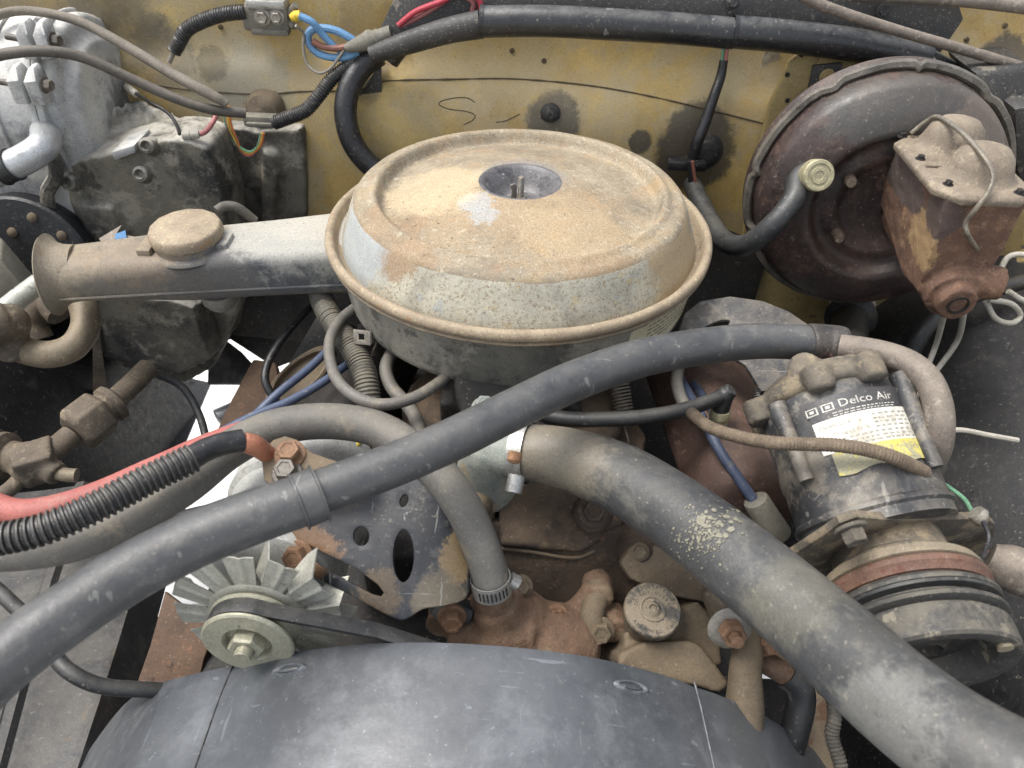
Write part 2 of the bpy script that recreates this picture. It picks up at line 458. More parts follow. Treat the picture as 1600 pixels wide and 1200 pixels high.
M_cowl = mat('cowl_black_paint', [C(36, 35, 34), C(58, 56, 53)], 22, 0.3, layers=[(C(120, 114, 100), 40, 0.62, 0.06, 0.6)], speck=(C(150, 145, 130), 0.5, 420, 0.66), rough=(0.45, 0.75))
M_seal = mat('seam_sealer', C(74, 62, 42), 40, 0.3)
M_ground = mat('pale_concrete', [C(205, 203, 198), C(228, 226, 221)], 3, 0.08, layers=[(C(170, 168, 162), 40, 0.64, 0.04, 0.5)], rough=(0.8, 0.95), bump=(0.3, 0.004, 60))
M_black = mat('black_inner_fender', [C(15, 15, 16), C(26, 26, 27)], 10, 0.25, layers=[(C(64, 61, 57), 24, 0.60, 0.10, 0.45)], speck=(C(90, 87, 82), 0.3, 330, 0.69), scratch=(C(78, 76, 72), 0.5, 22), rough=(0.45, 0.7), dust=(C(72, 69, 64), 0.30, 0.4, 1.0))
M_apron = mat('apron_grey', [C(48, 48, 48), C(76, 76, 76)], 8, 0.2, layers=[(C(112, 110, 105), 14, 0.58, 0.10, 0.5), (C(92, 78, 60), 18, 0.64, 0.06, 0.6)], scratch=(C(150, 148, 142), 0.4, 26), rough=(0.4, 0.65), dust=(C(132, 126, 114), 0.35, 0.3, 1))
M_rust = mat('rusty_brown_steel', [C(74, 58, 46), C(104, 82, 64)], 18, 0.3, layers=[(C(126, 92, 66), 40, 0.60, 0.06, 0.7), (C(60, 46, 38), 12, 0.62, 0.05)], rough=(0.7, 0.92), bump=(0.5, 0.0012, 300))
M_shroud = mat('shroud_plastic', [C(52, 55, 58), C(68, 71, 74), C(86, 88, 90)], 6, 0.12, grit=0.4, layers=[(C(118, 121, 123), 20, 0.58, 0.22, 0.40), (C(84, 87, 91), 110, 0.60, 0.08, 0.3)], speck=(C(150, 154, 158), 0.35, 330, 0.71), scratch=(C(140, 145, 150), 0.32, 55), rough=(0.32, 0.50), bump=(0.22, 0.001, 120), spec=0.8)
M_slotw = mat('stress_whitened_plastic', [C(70, 73, 76), C(110, 113, 115)], 160, 0.3, rough=(0.35, 0.55))
M_dark = mat('oily_metal_and_shade', [C(20, 18, 16), C(38, 34, 30)], 20, 0.4, layers=[(C(72, 60, 46), 30, 0.62, 0.08, 0.6)], rough=(0.55, 0.85))  # oily metal, and the dark colour of the added shade fillers

# ---------------------------------------------------------------- ground
mb = MB(); mb.add([(-60, -40, 0), (60, -40, 0), (60, 80, 0), (-60, 80, 0)], [(0, 1, 2, 3)])
g = obj('ground', mb, M_ground, smooth=None); g['kind'] = 'structure'

# ---------------------------------------------------------------- firewall
fw = thing('firewall', 'tan yellow painted sheet metal firewall with dark round sealant stains', 'firewall', (0, 1.0, 0.45))
mb = MB()
def fwp(u, v):
    x = -1.05 + 2.1 * u; z0 = 0.80 - 0.35 / (1 + math.exp(-(x + 0.22) / 0.01)); z = z0 + (1.35 - z0) * v
    return (x, fwY(x, z), z)
mb.sheet(fwp, 140, 100, 0.004)
obj('panel', mb, M_fw, fw)
mb = MB(); pts = []
for px, py in ((30, 60), (150, 110), (280, 138), (400, 147), (470, 143), (560, 140), (600, 127), (700, 124), (800, 123), (900, 131), (980, 143), (1060, 160), (1130, 177), (1205, 196)):
    p = at_fw(px, py, 0.0006); pts.append((p.x, p.y, p.z, 0.0013 + 0.0006 * random.random()))
mb.tube(pts, n=6, res=14, fn=lambda L, r: r * (0.75 + 0.5 * noise.noise((L * 60, 0, 0)))); obj('weld_seam', mb, M_seal, fw)
# pencilled S and ticks
mb = MB()
for strokes in (((742, 160), (730, 153), (712, 153), (692, 157), (686, 163), (700, 170), (728, 174), (742, 180), (738, 188), (724, 195)), ((775, 191), (792, 188), (812, 178))):
    pts = [tuple(at_fw(x, y, 0.0004)) + (0.0005,) for x, y in strokes]
    mb.tube(pts, n=5, res=8)
obj('pencil_mark', mb, M_dark, fw)
# round plugs in the sealant
for px, py, r in ((860, 178, 0.009), (1103, 236, 0.016)):
    p = at_fw(px, py); mb = MB(); mb.lathe([(r * 1.5, -0.002), (r * 1.45, 0.002), (r, 0.004), (r * 0.9, 0.009), (r * 0.4, 0.011), (1e-5, 0.010)], frame(p, V(0.05, -1, 0.15)), 24)
    obj('grommet', mb, M_cowl, fw)
for px, py in ((800, 79), (850, 95), (345, 42), (1510, 62), (1570, 40)):
    p = at_fw(px, py); mb = MB(); mb.lathe([(0.0035, -0.001), (0.003, 0.002), (1e-5, 0.0025)], frame(p, V(0, -1, 0.1)), 12); obj('rivet', mb, M_seal, fw)
# booster mounting frame: rounded pressed surround
M_tape = mat('peeling_paper_label', [C(196, 188, 170), C(172, 156, 128)], 120, 0.15, layers=[(C(130, 96, 60), 160, 0.60, 0.04)], rough=(0.7, 0.9))
p0 = at(1290, 260, Y=0.935); n0 = V(0, -1, 0.12).normalized()
outer = [(1236, 96), (1250, 86), (1275, 82), (1420, 90), (1560, 150), (1600, 330), (1560, 540), (1300, 545), (1140, 540), (1150, 440), (1182, 250), (1206, 160)]
mb = pix_plate([outer], p0, n0, 0.012, bevel=0.003); obj('booster_mount', mb, M_yel, fw)
for px, py in ((1228, 115), (1228, 155), (1250, 84)):
    mb = MB(); mb.cyl(on_plane(px, py, p0, n0) - n0 * 0.002, on_plane(px, py, p0, n0) + n0 * 0.0072, 0.0028, n=12); obj('bolt_hole', mb, M_dark, fw)
mb = pix_plate([[(1268, 110), (1282, 90), (1460, 96), (1530, 180), (1500, 300), (1240, 240), (1248, 170)]], p0 + n0 * 0.007, n0, 0.004, bevel=0.001); obj('recess_panel', mb, M_yel, fw)
mb = pix_plate([[(1272, 104), (1312, 100), (1318, 118), (1300, 140), (1285, 190), (1252, 190), (1262, 150)]], p0 + n0 * 0.012, n0, 0.006, bevel=0.002); bt = obj('mounting_tab', mb, M_cowl, fw)
hexbolt(on_plane(1292, 120, p0 + n0 * 0.015, n0), n0, 0.007, 0.005, M_yel, fw, 'stud_nut')
mb = pix_plate([[(1197, 68), (1219, 70), (1213, 117), (1186, 115)]], at_fw(1200, 90, 0.002), V(0, -1, 0.06), 0.0012, bevel=0.0002); obj('paper_label', mb, M_tape, fw)
mb = pix_plate([[(560, 152), (596, 96), (596, 160), (575, 158)]], at_fw(580, 140, 0.002), V(0, -1, 0.06), 0.001, bevel=0.0002); obj('grey_patch', mb, M_cowl, fw)
# ---------------------------------------------------------------- cowl strip above the harness
cw = thing('cowl_panel', 'black painted cowl strip behind the wiring trough, dusty with small bolts', 'cowl', at(1030, 30, Y=0.99))
mb = pix_plate([[(632, -30), (1480, -30), (1500, 30), (1452, 100), (1300, 62), (1150, 45), (1000, 38), (750, 38), (580, 90), (600, 40)]], at(1030, 20, Y=0.975), V(0, -1, 0.25).normalized(), 0.010, bevel=0.002); obj('strip', mb, M_cowl, cw)
for px, py in ((1380, 18), (1145, 4)):
    hexbolt(at(px, py, Y=0.967), V(0, -1, 0.25), 0.006, 0.005, M_cowl, cw)
# ---------------------------------------------------------------- inner fenders, apron, frame
mb = MB()
def fl(u, v):      # wheelhouse on the driver side: domed black sheet
    x = 0.40 + 0.62 * u; y = 0.06 + 0.88 * v
    r = max(0.0, u); z = 1.005 - 0.34 * (1 - min(1, u / 0.45)) ** 2.2 + 0.02 * math.sin(v * 7) * u - 0.05 * (1 - v) - 0.03 * max(0, u - .5)
    return (x, y, z)
mb.sheet(fl, 40, 40, 0.003)
obj('wheelhouse_panel', mb, M_black, loc=(0.7, 0.5, 0.66), label='glossy black wheelhouse panel beside the compressor, scratched and dusty', cat='inner fender')
mb = MB()
mb.sheet(lambda u, v: (-0.56 - 0.55 * u, 0.50 + 0.42 * v, 0.955 - 0.30 * (1 - min(1, u / 0.3)) ** 2 + 0.03 * math.sin(v * 5)), 24, 24, 0.003)
obj('wheelhouse_panel', mb, M_black, loc=(-0.8, 0.7, 0.66), label='matt black wheelhouse panel behind the brass pipe fittings', cat='inner fender')
# apron sheet at the near left: flat grey panel with a turned-down edge
A = [at(-140, 800, z=0.84), at(262, 735, z=0.80), at(100, 1260, z=0.84), at(-250, 1260, z=0.88)]
mb = MB()
def ap(u, v):
    a = A[0].lerp(A[3], v); b = A[1].lerp(A[2], v); p = a.lerp(b, min(1, u / 0.9))
    if u > 0.9: p = p + V(0.012, 0, -0.05) * ((u - 0.9) / 0.1)
    p.z += 0.004 * math.sin(u * 9 + v * 5)
    if 0.55 < u < 0.60: p.z += 0.006
    return p
mb.sheet(ap, 60, 24, 0.003); obj('splash_apron', mb, M_apron, loc=A[0], label='flat grey splash apron sheet under the corrugated cable, scuffed with folded edge', cat='apron')
B = [at(150, 560, z=0.62), at(330, 600, z=0.60), at(262, 760, z=0.66), at(40, 830, z=0.68)]
mb = MB()
def lv(u, v):
    p = B[0].lerp(B[1], u).lerp(B[3].lerp(B[2], u), v)
    p.z += 0.007 * max(0, math.sin(v * 40)) * (1 if 0.15 < u < 0.85 else 0)
    return p
mb.sheet(lv, 30, 90, 0.003); obj('louvred_splash_shield', mb, M_black, loc=B[0], label='dark louvred splash shield below the brass fittings, ribbed and dirty', cat='splash shield')
fr = thing('frame_brace', 'flat rusty brown brace running down beside the alternator pulley', 'brace', at(270, 1020, z=0.80))
mb = pix_plate([[(262, 930), (335, 985), (318, 1030), (300, 1110), (205, 1110), (240, 1010)]], at(270, 1010, z=0.82), V(0.1, -0.5, 1).normalized(), 0.012, bevel=0.002); obj('bar', mb, M_rust, fr)
mb = MB(); mb.tube([pw(210, 1010, 0.66, 40), pw(180, 1080, 0.66, 44), pw(170, 1160, 0.66, 46)], n=14); obj('frame_tube', mb, M_rust, fr)
mb = MB(); mb.prism([at(200, 960, z=0.6), at(300, 960, z=0.6), at(240, 1200, z=0.6), at(120, 1200, z=0.6)], (0, 0, -0.12)); obj('frame_rail', mb, M_dark, loc=at(200, 1000, z=0.55), bevel=0.008, label='dark oily frame rail low down behind the rusty brace', cat='frame rail')
# ---------------------------------------------------------------- fan shroud
YB = 0.275
edge = [(60, 1290), (105, 1215), (185, 1108), (240, 1068), (300, 1048), (365, 1033), (480, 1010), (620, 999), (760, 1002), (900, 1018), (1000, 1040), (1085, 1067), (1180, 1105), (1250, 1150), (1320, 1212), (1370, 1290)]
E = [at(x, y, Y=YB) for x, y in edge]
E2 = [Vector(p) for p in spline(E, 6)]
cr = (5 * 6, 11 * 6)
NV = 26
sh = thing('fan_shroud', 'scratched dark grey plastic radiator fan shroud arching over the belt drive', 'fan shroud', (0, YB, 0.8))
mb = MB(); NU = len(E2) - 1
cxm = (E2[0].x + E2[-1].x) / 2; czm = 0.72
def shp(u, v):
    i = min(NU, int(round(u * NU))); p = E2[i].copy(); t = v
    rad = V(p.x - cxm, 0, p.z - czm).normalized()
    if t < 0.06:                              # rolled lip along the back edge
        k = t / 0.06; p += V(0, -0.004 * k, 0) + rad * (-0.006 * (1 - k) ** 2)
    else:
        k = (t - 0.06) / 0.94; p += V(0, -0.004 - 0.215 * k, 0) + rad * (0.006 * k)
    for c in cr:                              # moulded crease lines
        dd = (i - c + (3 if c == cr[0] else -3) * t * 1.0)
        p -= rad * 0.0016 * math.exp(-(dd / 0.8) ** 2)
    p += rad * 0.0022 * noise.noise((p.x * 9, p.y * 9, 3.1))
    return p
mb.sheet(shp, NU, NV, 0.003, flip=True); obj('arch', mb, M_shroud, sh)
def pixel_of(p):
    d_ = depth(p); return (p - CAM).dot(_R) / d_ * FPX + 800, 600 - (p - CAM).dot(_U) / d_ * FPX
_grid = [(i, j, shp(i / NU, j / NV)) for i in range(1, NU) for j in range(2, NV)]
for px, py, ang in ((451, 1046, 0.03), (988, 1073, 0.20)):
    i, j, p = min(_grid, key=lambda t: (pixel_of(t[2])[0] - px) ** 2 + (pixel_of(t[2])[1] - py) ** 2)
    du = shp((i + 1) / NU, j / NV) - shp((i - 1) / NU, j / NV); dv = shp(i / NU, (j + 1) / NV) - shp(i / NU, (j - 1) / NV)
    nn = du.cross(dv).normalized(); nn = nn if nn.z > 0 else -nn
    p = on_plane(px, py, p + nn * 0.0005, nn)
    Mx = frame(p, nn, du.normalized() + V(0, ang * 0.2, 0))
    mb = MB(); mb.lathe([(1.10, -0.0008), (0.98, 0.0008), (0.86, 0.0015), (0.74, 0.0010), (0.66, -0.0006)], Mx @ Matrix.Diagonal((0.0140, 0.0044, 1, 1)), 40, cap0=False); obj('slot_rim', mb, M_slotw, sh, smooth=70)
    mb = MB(); mb.lathe([(1.0, -0.001), (0.85, 0.0002), (0.5, 0.0010), (1e-5, 0.0013)], Mx @ Matrix.Diagonal((0.0105, 0.0026, 1, 1)), 32); obj('slot', mb, M_shroud, sh, smooth=60)
for line_ in ([(366, 1034), (352, 1068), (338, 1104), (322, 1150), (303, 1204)], [(1085, 1066), (1094, 1100), (1103, 1140), (1117, 1204)]):
    pts = []
    for px, py in line_:
        i, j, p = min(_grid, key=lambda t: (pixel_of(t[2])[0] - px) ** 2 + (pixel_of(t[2])[1] - py) ** 2)
        du = shp((i + 1) / NU, j / NV) - shp((i - 1) / NU, j / NV); dv = shp(i / NU, (j + 1) / NV) - shp(i / NU, (j - 1) / NV)
        nn = du.cross(dv).normalized(); nn = nn if nn.z > 0 else -nn
        pts.append(tuple(on_plane(px, py, p + nn * 0.0004, nn)) + (0.0008,))
    mb = MB(); mb.tube(pts, n=8, res=10, ring=0.002, fn=lambda L, r: r * (0.7 + 0.6 * noise.noise((L * 140, 1, 0)))); obj('crease_line', mb, M_slotw if line_[0][0] > 800 else M_cowl, sh)
# ---------------------------------------------------------------- dark masses added deep in the bay to stand in for shade
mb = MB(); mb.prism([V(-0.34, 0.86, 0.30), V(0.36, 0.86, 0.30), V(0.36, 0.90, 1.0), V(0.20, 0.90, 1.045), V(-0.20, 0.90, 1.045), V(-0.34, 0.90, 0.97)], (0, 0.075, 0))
obj('rear_shade_mass', mb, M_dark, loc=(0, 0.9, 0.3), bevel=0.02, label='dark mass added as shade between the engine and the firewall', cat='bell housing')  # dark mass put over the yellow firewall foot as its shade
mb = MB(); mb.prism([V(-0.62, 0.93, 0.80), V(-0.30, 0.91, 0.80), V(-0.30, 0.91, 1.01), V(-0.62, 0.93, 1.01)], (0, 0.02, 0)); obj('toe_shade_panel', mb, M_dark, loc=(-0.45, 0.93, 0.8), bevel=0.006, label='dark panel added as shade on the firewall foot under the snorkel', cat='pad')  # dark sheet on the firewall foot in place of shade
mb = MB(); mb.box((0.04, 0.36, 0.60), (0.66, 0.20, 0.12)); obj('shade_underlay', mb, M_dark, loc=(0.04, 0.36, 0.54), bevel=0.02, label='added dark crossmember deep under the front of the engine', cat='shade_underlay')  # dark fill under the engine, added so no bright ground shows
# ---------------------------------------------------------------- truck body round the bay: core support and fender rails (unseen, added to block low light)
mb = MB(); mb.box((0, 0.035, 0.68), (1.5, 0.05, 0.62)); obj('core_support_blocker', mb, M_black, loc=(0, 0.035, 0.37), bevel=0.01, label='unseen core support added across the front of the bay to block light', cat='core support')  # unseen wall added to keep low light out of the bay
for sx_ in (-1, 1):
    mb = MB(); mb.box((sx_ * 0.98, 0.5, 0.80), (0.16, 1.1, 0.66)); obj('fender', mb, M_fw, loc=(sx_ * 0.98, 0.5, 0.47), bevel=0.03, label='unseen light-blocking fender added along the %s of the engine bay' % ('heater side' if sx_ < 0 else 'brake side'), cat='fender', group='fenders')  # unseen side boxes added to block light from the sides
# ---------------------------------------------------------------- air cleaner
AO = at(811, 349, z=1.15)
AX = V(-0.008, 0.03, 1).normalized()
AM = frame(AO, AX)
def lidp(px, py): return on_plane(px, py, AO + AX * 0.044, AX)
TAN, PALE, ORNG = C(170, 152, 122), C(170, 170, 160), C(134, 110, 82)
lid_spots = [(lidp(815, 330), 0.062, C(150, 124, 88), 0.35, 0.9, 0.6, (1.6, 1.0, 1)), (lidp(742, 318), 0.017, C(150, 150, 146), 0.8, 0.2, 0.4, (1.0, 1.0, 1)), (lidp(755, 335), 0.014, C(148, 149, 146), 0.75, 0.2, 0.4),
             (on_plane(610, 352, AO + AX * 0.036, AX), 0.030, ORNG, 0.5, 0.5, 0.5), (on_plane(640, 402, AO + AX * 0.034, AX), 0.03, ORNG, 0.55, 0.45, 0.5), (on_plane(930, 418, AO + AX * 0.036, AX), 0.034, ORNG, 0.5, 0.5, 0.5, (1.5, 0.6, 1)),
             (lidp(900, 352), 0.05, C(160, 142, 112), 0.4, 0.6, 0.5), (lidp(815, 281), 0.046, C(124, 120, 114), 0.6, 0.3, 0.2), (lidp(680, 290), 0.05, C(186, 168, 134), 0.5, 0.5, 0.3)]
M_lid = mat('dusty_lid_paint', [C(112, 103, 88), C(134, 123, 103), C(150, 139, 118)], 22, 0.24, grit=1.5, layers=[(C(142, 118, 90), 30, 0.57, 0.10, 0.55), (C(182, 175, 156), 130, 0.60, 0.06, 0.5), (C(118, 100, 78), 95, 0.62, 0.06, 0.55), (C(150, 128, 92), 14, 0.58, 0.1, 0.4)], spots=lid_spots, rough=(0.62, 0.85), bump=(0.22, 0.0008, 520), spec=0.4)
M_lidside = mat('pale_flaking_paint', [C(128, 124, 112), C(160, 156, 140), C(174, 168, 148)], 24, 0.14, layers=[(C(176, 158, 112), 60, 0.60, 0.07, 0.55), (C(112, 92, 66), 330, 0.56, 0.05, 0.7), (C(104, 84, 60), 90, 0.64, 0.05, 0.6), (C(140, 146, 146), 18, 0.62, 0.06, 0.6)], spots=[(on_plane(600, 350, AO + AX * 0.03, AX), 0.022, ORNG, 0.7, 0.3, 0.3), (on_plane(630, 398, AO + AX * 0.03, AX), 0.026, ORNG, 0.8, 0.25, 0.3), (on_plane(1080, 400, AO + AX * 0.02, AX), 0.06, C(158, 134, 96), 0.7, 0.4, 0.3), (on_plane(560, 380, AO + AX * 0.02, AX), 0.05, C(150, 156, 158), 0.7, 0.4, 0.3)], rough=(0.55, 0.8), bump=(0.22, 0.0008, 480))
M_rim = mat('dusty_rim_steel', [C(124, 110, 92), C(152, 138, 114)], 34, 0.2, layers=[(C(140, 104, 70), 55, 0.62, 0.05, 0.6), (C(196, 180, 140), 210, 0.60, 0.04, 0.5), (C(70, 66, 62), 45, 0.68, 0.04, 0.7)], rough=(0.6, 0.85), bump=(0.3, 0.0008, 420))
M_pan = mat('grimy_pan_paint', [C(104, 103, 97), C(142, 139, 128), C(164, 160, 144)], 18, 0.22, layers=[(C(54, 54, 52), 26, 0.60, 0.07, 0.6), (C(156, 146, 116), 46, 0.62, 0.06, 0.5), (C(60, 60, 58), 34, 0.58, 0.08, 0.7), (C(110, 92, 66), 200, 0.60, 0.05, 0.5)], spots=[(on_plane(800, 585, AO - AX * 0.06, AX), 0.06, C(60, 60, 58), 0.6, 0.5, 0.4)], rough=(0.5, 0.75), bump=(0.25, 0.0008, 420))
M_snork = mat('snorkel_dusty_steel', [C(112, 102, 86), C(138, 128, 110)], 16, 0.2, layers=[(C(136, 138, 134), 11, 0.60, 0.06, 0.6), (C(110, 86, 62), 40, 0.63, 0.05, 0.5)], spots=[(at(400, 430, Y=0.64), 0.050, C(84, 85, 86), 0.85, 0.3, 0.3, (2.2, 1.0, 0.75)), (at(480, 425, Y=0.64), 0.035, C(74, 77, 80), 0.8, 0.3, 0.3, (1.6, 1.2, 0.7)), (at(240, 435, Y=0.63), 0.045, C(90, 86, 80), 0.7, 0.35, 0.35, (1.8, 1.0, 0.7)), (at(470, 358, z=1.145), 0.06, C(166, 164, 154), 0.7, 0.4, 0.3, (1.6, 0.8, 1)), (at(200, 395, z=1.14), 0.03, C(138, 120, 98), 0.4, 0.5, 0.5, (2, 1, 1))], rough=(0.6, 0.85), bump=(0.25, 0.0008, 420))  # spots turn the front side darker and part of the top paler
M_steel = mat('dull_steel', [C(120, 114, 104), C(160, 154, 142)], 60, 0.25, layers=[(C(120, 96, 70), 120, 0.60, 0.05, 0.6)], metal=0.55, rough=(0.35, 0.6))
M_bowl = mat('worn_bowl_grey', [C(76, 74, 74), C(104, 102, 102)], 50, 0.2, layers=[(C(46, 45, 46), 60, 0.56, 0.08, 0.7), (C(196, 194, 190), 150, 0.64, 0.03, 0.7)], rough=(0.35, 0.6))
M_stick = mat('cream_sticker', [C(196, 188, 156), C(210, 204, 176)], 40, 0.08, layers=[(C(150, 140, 112), 70, 0.64, 0.05, 0.6)], rough=(0.6, 0.8))
M_ink = mat('faded_print_ink', C(120, 112, 92), 40, 0.1)

ac = thing('air_cleaner', 'big round dusty tan air cleaner with a long snorkel, rusty rim and centre stud', 'air cleaner', AO - AX * 0.09)
R0 = 0.2045
pan = [(0.06, -0.092), (0.13, -0.090), (0.150, -0.086), (0.164, -0.084), (0.176, -0.081), (0.1835, -0.0755), (0.1870, -0.067), (0.1930, -0.016), (0.1945, -0.012), (0.198, -0.0105), (0.2005, -0.0085), (R0 - 0.002, -0.006)]
mb = MB(); mb.lathe(pan + [(R0 - 0.006, -0.004), (0.186, -0.014), (0.178, -0.070), (0.06, -0.086)], AM, 128, closed=True); obj('base_pan', mb, M_pan, ac, smooth=40, jit=0.0004, jsc=30)
rim = [(R0 - 0.003, -0.0075), (R0 - 0.0005, -0.0055), (R0, -0.002), (R0 - 0.0012, 0.0018), (R0 - 0.004, 0.0036), (R0 - 0.0075, 0.0030), (R0 - 0.0095, 0.0), (R0 - 0.0115, -0.0060), (R0 - 0.0135, -0.0095), (R0 - 0.019, -0.0100), (R0 - 0.019, -0.0115), (R0 - 0.010, -0.0105)]
mb = MB(); mb.lathe(rim, AM, 160, closed=True); obj('rim', mb, M_rim, ac, smooth=60, jit=0.0005, jsc=40)
mb = MB(); mb.lathe([(R0 - 0.0095, -0.0125), (R0 - 0.0035, -0.0125), (R0 - 0.002, -0.0105), (R0 - 0.0035, -0.0085), (R0 - 0.0095, -0.0085)], AM, 160, closed=True); obj('pan_lip', mb, M_rim, ac, smooth=60, jit=0.0004, jsc=50)
lid = thing('lid', 'x', 'x'); bpy.data.objects.remove(lid)
mb = MB(); mb.lathe([(R0 - 0.0165, -0.0098), (R0 - 0.0190, 0.000), (0.1805, 0.012), (0.1768, 0.022), (0.1735, 0.0300), (0.1712, 0.0340), (0.166, 0.030), (0.172, 0.005)], AM, 160, closed=True)
lo = obj('lid', mb, M_lidside, ac, smooth=50, jit=0.0005, jsc=28)
top = [(0.1716, 0.0332), (0.1700, 0.0358), (0.1672, 0.0380), (0.1630, 0.0394), (0.158, 0.0398), (0.1550, 0.0412), (0.1520, 0.0432), (0.1495, 0.0434), (0.1470, 0.0410), (0.1450, 0.0360), (0.1430, 0.0316), (0.1405, 0.0298), (0.137, 0.0300), (0.120, 0.0345), (0.09, 0.0408), (0.065, 0.0456), (0.050, 0.0478), (0.0425, 0.0486)]
mb = MB(); mb.lathe(top + [(0.0415, 0.046), (0.1, 0.034), (0.138, 0.024), (0.165, 0.033)], AM, 160, closed=True); obj('top_plate', mb, M_lid, lo, smooth=70, jit=0.0004, jsc=26)
bowl = [(0.0432, 0.0484), (0.0415, 0.0490), (0.0395, 0.0482), (0.0365, 0.0450), (0.029, 0.0335), (0.0245, 0.0275), (0.021, 0.0258), (0.012, 0.0258), (1e-5, 0.0258)]
mb = MB(); mb.lathe(bowl, AM, 64, cap0=False); obj('centre_bowl', mb, M_bowl, lo, smooth=70)
st = AM @ V(0.001, 0.0, 0.0258)
mb = MB(); mb.tube([tuple(st) + (0.0034,), tuple(st + AX * 0.004) + (0.0034,), tuple(st + AX * 0.027) + (0.0032,), tuple(st + AX * 0.0275) + (0.0022,)], n=14, smooth=False, ring=0.0004, fn=lambda L, r: r * (0.92 + 0.08 * math.sin(L * math.tau / 0.0013)) if L > 0.006 else r * 1.1)
mb.lathe([(0.0085, 0), (0.0085, 0.0016), (0.0065, 0.0022), (0.0062, 0.0055), (0.004, 0.006), (1e-5, 0.006)], frame(st, AX), 6)
so_ = obj('stud', mb, M_steel, ac, smooth=40)
mb = MB(); vs, fs = plate_mesh([[(-0.0035, 0), (0.0035, 0), (0.003, 0.008), (0.0035, 0.013), (0.001, 0.0165), (-0.0035, 0.015), (-0.0015, 0.009)]], 0.0014, 0.0003, frame(st + V(-0.0075, -0.001, 0.003), V(0.5, -1, 0.1), V(1, 0.5, 0))); mb.add(vs, fs); obj('spring_clip', mb, M_steel, ac)
# sticker on the pan side
def panpt(ang, h):
    t = (h + 0.067) / (0.067 - 0.016); r = 0.1870 + (0.1930 - 0.1870) * t
    return AM @ V((r + 0.0006) * math.cos(ang), (r + 0.0006) * math.sin(ang), h)
a0, a1 = math.radians(-56), math.radians(-14)
mb = MB(); mb.sheet(lambda u, v: panpt(a0 + (a1 - a0) * u, -0.060 + (0.042 - 0.006 * (1 - u) ** 3 + 0.0012 * math.sin(u * 37)) * v), 40, 6, 0.0003); sk = obj('sticker', mb, M_stick, ac, fixn=True)
mb = MB()
for ln, h in (('5.7 LITER', -0.030), ('KEEP YOUR ENGINE', -0.036), ('GENUINE PARTS', -0.042)):
    pass
# illegible faded print lines: short dashes
for j in range(5):
    a = a0 + 0.12
    while a < a1 - 0.08:
        la = random.uniform(0.012, 0.04); hh = -0.047 + j * 0.0052
        q = [panpt(a, hh), panpt(a + la, hh), panpt(a + la, hh + 0.0016), panpt(a, hh + 0.0016)]
        nrm = (q[0] - AO); nrm.z = 0; nrm.normalize()
        mb.prism([p + nrm * 0.0005 for p in q], nrm * 0.0001); a += la + random.uniform(0.006, 0.016)
obj('faded_print', mb, M_ink, sk)
# snorkel: rounded rectangular duct
def rrect(c, ax, up, wd, h, r, n=5):
    sd = ax.cross(up).normalized(); pts = []
    for sx, sy, a in ((1, 1, 0), (-1, 1, 90), (-1, -1, 180), (1, -1, 270)):
        for k in range(n + 1):
            t = math.radians(a + 90 * k / n)
            pts.append(c + sd * (sx * (wd / 2 - r) + r * math.cos(t)) + up * (sy * (h / 2 - r) + r * math.sin(t)))
    return pts
sA, sB = at(560, 392, z=1.112), at(98, 428, z=1.112)
sx_ = (sB - sA).normalized(); UPZ = V(0, 0, 1)
rings = []
for t in [i / 24 for i in range(25)]:
    c = sA.lerp(sB, t); wd = 0.094 - 0.032 * t ** 0.8; h = 0.058 - 0.010 * t
    rings.append(rrect(c, sx_, UPZ, wd, h, 0.013 + 0.010 * max(0, t - 0.6) / 0.4))
mb = MB(); mb.loft(rings); sn = obj('snorkel', mb, M_snork, ac, smooth=60, jit=0.0012, jsc=14)
side = -sx_.cross(UPZ).normalized()
side = side if side.y < 0 else -side
mb = MB(); pts = []
for t in [i / 20 for i in range(1, 21)]:
    c = sA.lerp(sB, t); wd = 0.094 - 0.032 * t ** 0.8; h = 0.058 - 0.010 * t
    pts.append(tuple(c + side * (wd / 2) - UPZ * (h * 0.22)) + (0.0016,))
mb.tube(pts, n=8); obj('seam_flange', mb, M_snork, sn)
fb = sB - sx_ * 0.004
Mf = frame(fb, sx_, UPZ)
mb = MB(); mb.lathe([(0.0285, -0.012), (0.030, 0.0), (0.0335, 0.008), (0.040, 0.0125), (0.0415, 0.0135), (0.0405, 0.0148), (0.033, 0.0100), (0.027, 0.003), (0.026, -0.012)], Mf @ Matrix.Diagonal((1.0, 1.05, 1, 1)), 48, closed=True); obj('flared_mouth', mb, M_snork, sn, smooth=60)
mb = MB(); c = at(289, 443, z=1.10); mb.cyl(c + side * 0.01, c - side * 0.01, 0.0018, n=10); obj('small_hole', mb, M_dark, sn)
